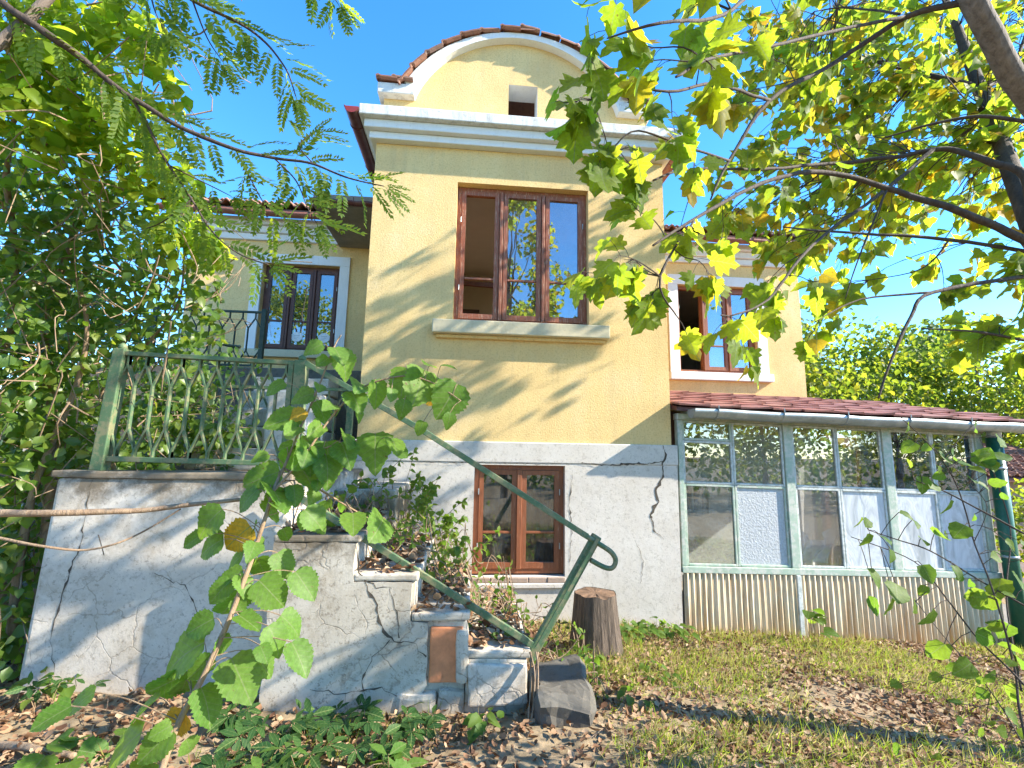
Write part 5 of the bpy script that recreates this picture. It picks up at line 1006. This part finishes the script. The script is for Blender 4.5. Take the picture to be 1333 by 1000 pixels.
clump('leafy_sprout', 3.85, 5.15, .1, 9, .42, [rl[0]], .10, .15, 'small upright sprout with round leaves before the corrugated base', 'plant')
clump('small_weed', .12, 2.85, .13, 12, .12, wl, .05, .09, 'small weed tuft at the foot of the bottom step block', 'plant')
clump('small_weed', .95, 4.0, .16, 18, .10, wl, .05, .09, 'small weed tuft in the leaves at the foot of the stump', 'plant')
clump('small_weed', 1.5, 3.8, .16, 14, .08, wl, .05, .09, 'small green weed in the dead leaves right of the stump', 'plant')
clump('small_weed', 1.15, 3.25, .14, 12, .08, wl, .05, .09, 'small green weed right of the dark step stone', 'plant')
clump('wall_creeper', -2.35, 3.15, .22, 22, .16, wl+pal, .06, .10, 'green creeper at the foot of the landing block near its left corner', 'creeper')

# grass and dead leaves
def blocked(x, y):
    if y > 5.5: return True
    if -1.25 < x < .42 and y > 3.05: return True
    if -2.75 < x < -1.15 and y > 3.25: return True
    return (x-1.19)**2+(y-4.4)**2 < .06
gm = []; 
while len(gm) < 46000:
    x = rnd.uniform(-3.5, 8.0); y = 1.7+3.9*rnd.random()**.8
    dens = .34+1.5*noise.noise(Vector((x*.85, y*1.1, 7)))
    dens += .5 if x > .8 else -.3
    if x < .2: dens -= .1
    if blocked(x, y) or rnd.random() > dens: continue
    for _ in range(rnd.randint(3, 7)):
        px, py = x+rnd.gauss(0, .025), y+rnd.gauss(0, .025); L = rnd.uniform(.035, .125)*(1.2 if dens > .8 else .9)
        gm.append(frame((px, py, ground(px, py)-.01), Vector((rnd.gauss(0, .6), rnd.gauss(0, .6)-.1, 1.0)), Vector((rnd.gauss(0, 1), -1, .3)), L, rnd.uniform(.0035, .007)))
bl = tmpl([(-.5, 0, 0), (.5, 0, 0), (-.42, .4, .05), (.42, .4, .05), (-.25, .75, .22), (.25, .75, .22), (0, 1, .45)], [(0, 1, 3), (0, 3, 2), (2, 3, 5), (2, 5, 4), (4, 5, 6)])
tag(batch('grass', bl, gm, 'grass'), 'patchy green and straw coloured grass among dead leaves', 'grass')
lm = []
while len(lm) < 33000:
    x = rnd.uniform(-4.5, 8.5); y = 1.6+4.0*rnd.random()**.85
    if blocked(x, y) or rnd.random() > .62+.5*noise.noise(Vector((x*1.3, y*1.3, 2))): continue
    lm.append(frame((x, y, ground(x, y)+rnd.uniform(.0, .03)), Vector((rnd.gauss(0, 1), rnd.gauss(0, 1), rnd.gauss(0, .3))), Vector((rnd.gauss(0, .55), rnd.gauss(0, .55), 1)), rnd.uniform(.022, .055), rnd.uniform(.012, .045)))
for _ in range(1300):                      # leaves lying on treads, landing and slabs
    x = rnd.uniform(-1.15, .40); y = rnd.uniform(3.12, 4.3); lm.append(frame((x, y, stair_z(x)+.008+rnd.uniform(0, .03)), Vector((rnd.gauss(0, 1), rnd.gauss(0, 1), rnd.gauss(0, .3))), Vector((rnd.gauss(0, .5), rnd.gauss(0, .5), 1)), rnd.uniform(.03, .07), rnd.uniform(.03, .07)))
dl = tmpl([(0, 0, 0), (-.45, .3, .22), (0, .4, -.03), (.5, .35, .12), (-.35, .75, .28), (.3, .78, .05), (0, 1, .2)], [(0, 2, 1), (0, 3, 2), (1, 2, 4), (2, 3, 5), (2, 6, 4), (2, 5, 6)])
tag(batch('leaf_litter', dl, lm, 'litter'), 'brown curled dead leaves covering the ground', 'leaves')
rk = MB()
for _ in range(900):
    x = rnd.uniform(-3.5, 7); y = rnd.uniform(1.7, 5.4)
    if blocked(x, y): continue
    a = rnd.uniform(0, 6.28); L = rnd.uniform(.06, .22); z = ground(x, y)+.015
    rk.tube([(x, y, z), (x+L*.5*math.cos(a), y+L*.5*math.sin(a), z+rnd.uniform(.0, .03)), (x+L*math.cos(a+.3), y+L*math.sin(a+.3), z)], .0022, 3, False)
tag(rk.build('dry_twigs', 'deadstem'), 'thin dry twigs scattered through the dead leaves', 'twigs', kind='stuff')

# trees and shrubs in the background
def far_tree(name, x, y, h, r, n, label, mat, cat='tree', zc=None, ls=(.12, .2), trunk=.12, lobes=9, flat=1.0):
    z0 = ground(max(-9, min(9, x)), max(-2, min(9, y))); t = thing(name, (x, y, z0), label, cat)
    zc = zc if zc is not None else h*.6; tops = []
    branch_obj('trunk', [(x, y, z0-.1), (x+.1, y, z0+h*.3), (x-.05, y+.1, z0+h*.62), (x, y, z0+h*.9)], trunk, trunk*.2, 'barkm', t, 4, 8)
    ms = []; tb = MB()
    for k in range(lobes):
        d = rv(1).normalized(); c = Vector((x, y, z0+zc))+Vector((d.x*r*.75, d.y*r*.75, d.z*(h-zc)*.8*flat)); rr = r*rnd.uniform(.32, .55)
        b = Vector((x, y, z0+zc*rnd.uniform(.5, 1.0))); tb.tube(smoothpath([b, b.lerp(c, .5)+rv(.1*r), c+rv(.2*r)], 3), [trunk*.3]*3+[trunk*.12]*4, 5, False)
        for _ in range(n//lobes):
            q = c+rv(1).normalized()*rr*rnd.random()**.45; ms.append(frame(q, Vector((rnd.gauss(0, .6), rnd.gauss(0, .6), -.35)), Vector((.2, -.2, .8))+rv(.5), rnd.uniform(*ls)))
    tb.build('branch', 'twig', t); batch('crown', ov, ms, mat, t)
    return t
far_tree('background_tree', 9.2, 12.5, 7.2, 2.3, 5000, 'yellow green tree rising behind the veranda roof, next to the house corner', 'farleaf', lobes=14)
far_tree('background_tree', 12.2, 13.5, 6.6, 2.5, 4800, 'small light green tree behind the middle of the veranda roof', 'farleaf', lobes=12)
far_tree('background_tree', 17.5, 16, 8.2, 3.0, 5200, 'dark green dense tree behind the right end of the veranda roof', 'darkleaf', lobes=14, ls=(.15, .26))
far_tree('background_tree', 15.4, 12.5, 7.0, 2.6, 5600, 'bright yellow green tree behind the veranda gutter end at the right edge', 'farleaf', lobes=12)
far_tree('background_tree', 20.5, 22, 8.0, 3.4, 4200, 'light green tree far behind the dark one, filling the gap left of it', 'farleaf', lobes=14, ls=(.18, .28))
far_tree('background_tree', 13.8, 20, 6.4, 2.6, 3600, 'pale green tree between the small light tree and the dark one', 'farleaf', lobes=14, ls=(.15, .25))
far_tree('background_shrub', 10.3, 7.4, 2.2, 1.0, 1300, 'sunlit green shrub right of the bottle green post', 'farleaf', 'shrub', ls=(.07, .12), trunk=.03)
far_tree('background_shrub', 8.6, 10.5, 2.6, 1.2, 1200, 'leafy shrub seen through the back door of the veranda', 'farleaf', 'shrub', ls=(.08, .13), trunk=.03)
far_tree('background_tree', -9.5, 11, 6.0, 2.4, 2600, 'dim green tree standing behind the vine thicket on the left', 'darkleaf', lobes=12, ls=(.14, .22))
far_tree('garden_tree', 1.1, -3.6, 12, 1.8, 7000, 'garden tree mirrored in the middle panes of the main window', 'maple', lobes=26, ls=(.14, .22))
far_tree('garden_tree', -8.3, -6.5, 10, 2.8, 3000, 'garden tree mirrored in the left wing window', 'farleaf', lobes=12, ls=(.14, .22))
far_tree('garden_tree', 12, -7, 6.0, 2.6, 2600, 'garden tree mirrored in the left veranda panes', 'farleaf', lobes=12, ls=(.14, .22))
far_tree('garden_tree', 18.5, -7.5, 6.5, 2.8, 2600, 'garden tree mirrored in the right veranda panes', 'farleaf', lobes=12, ls=(.14, .22))
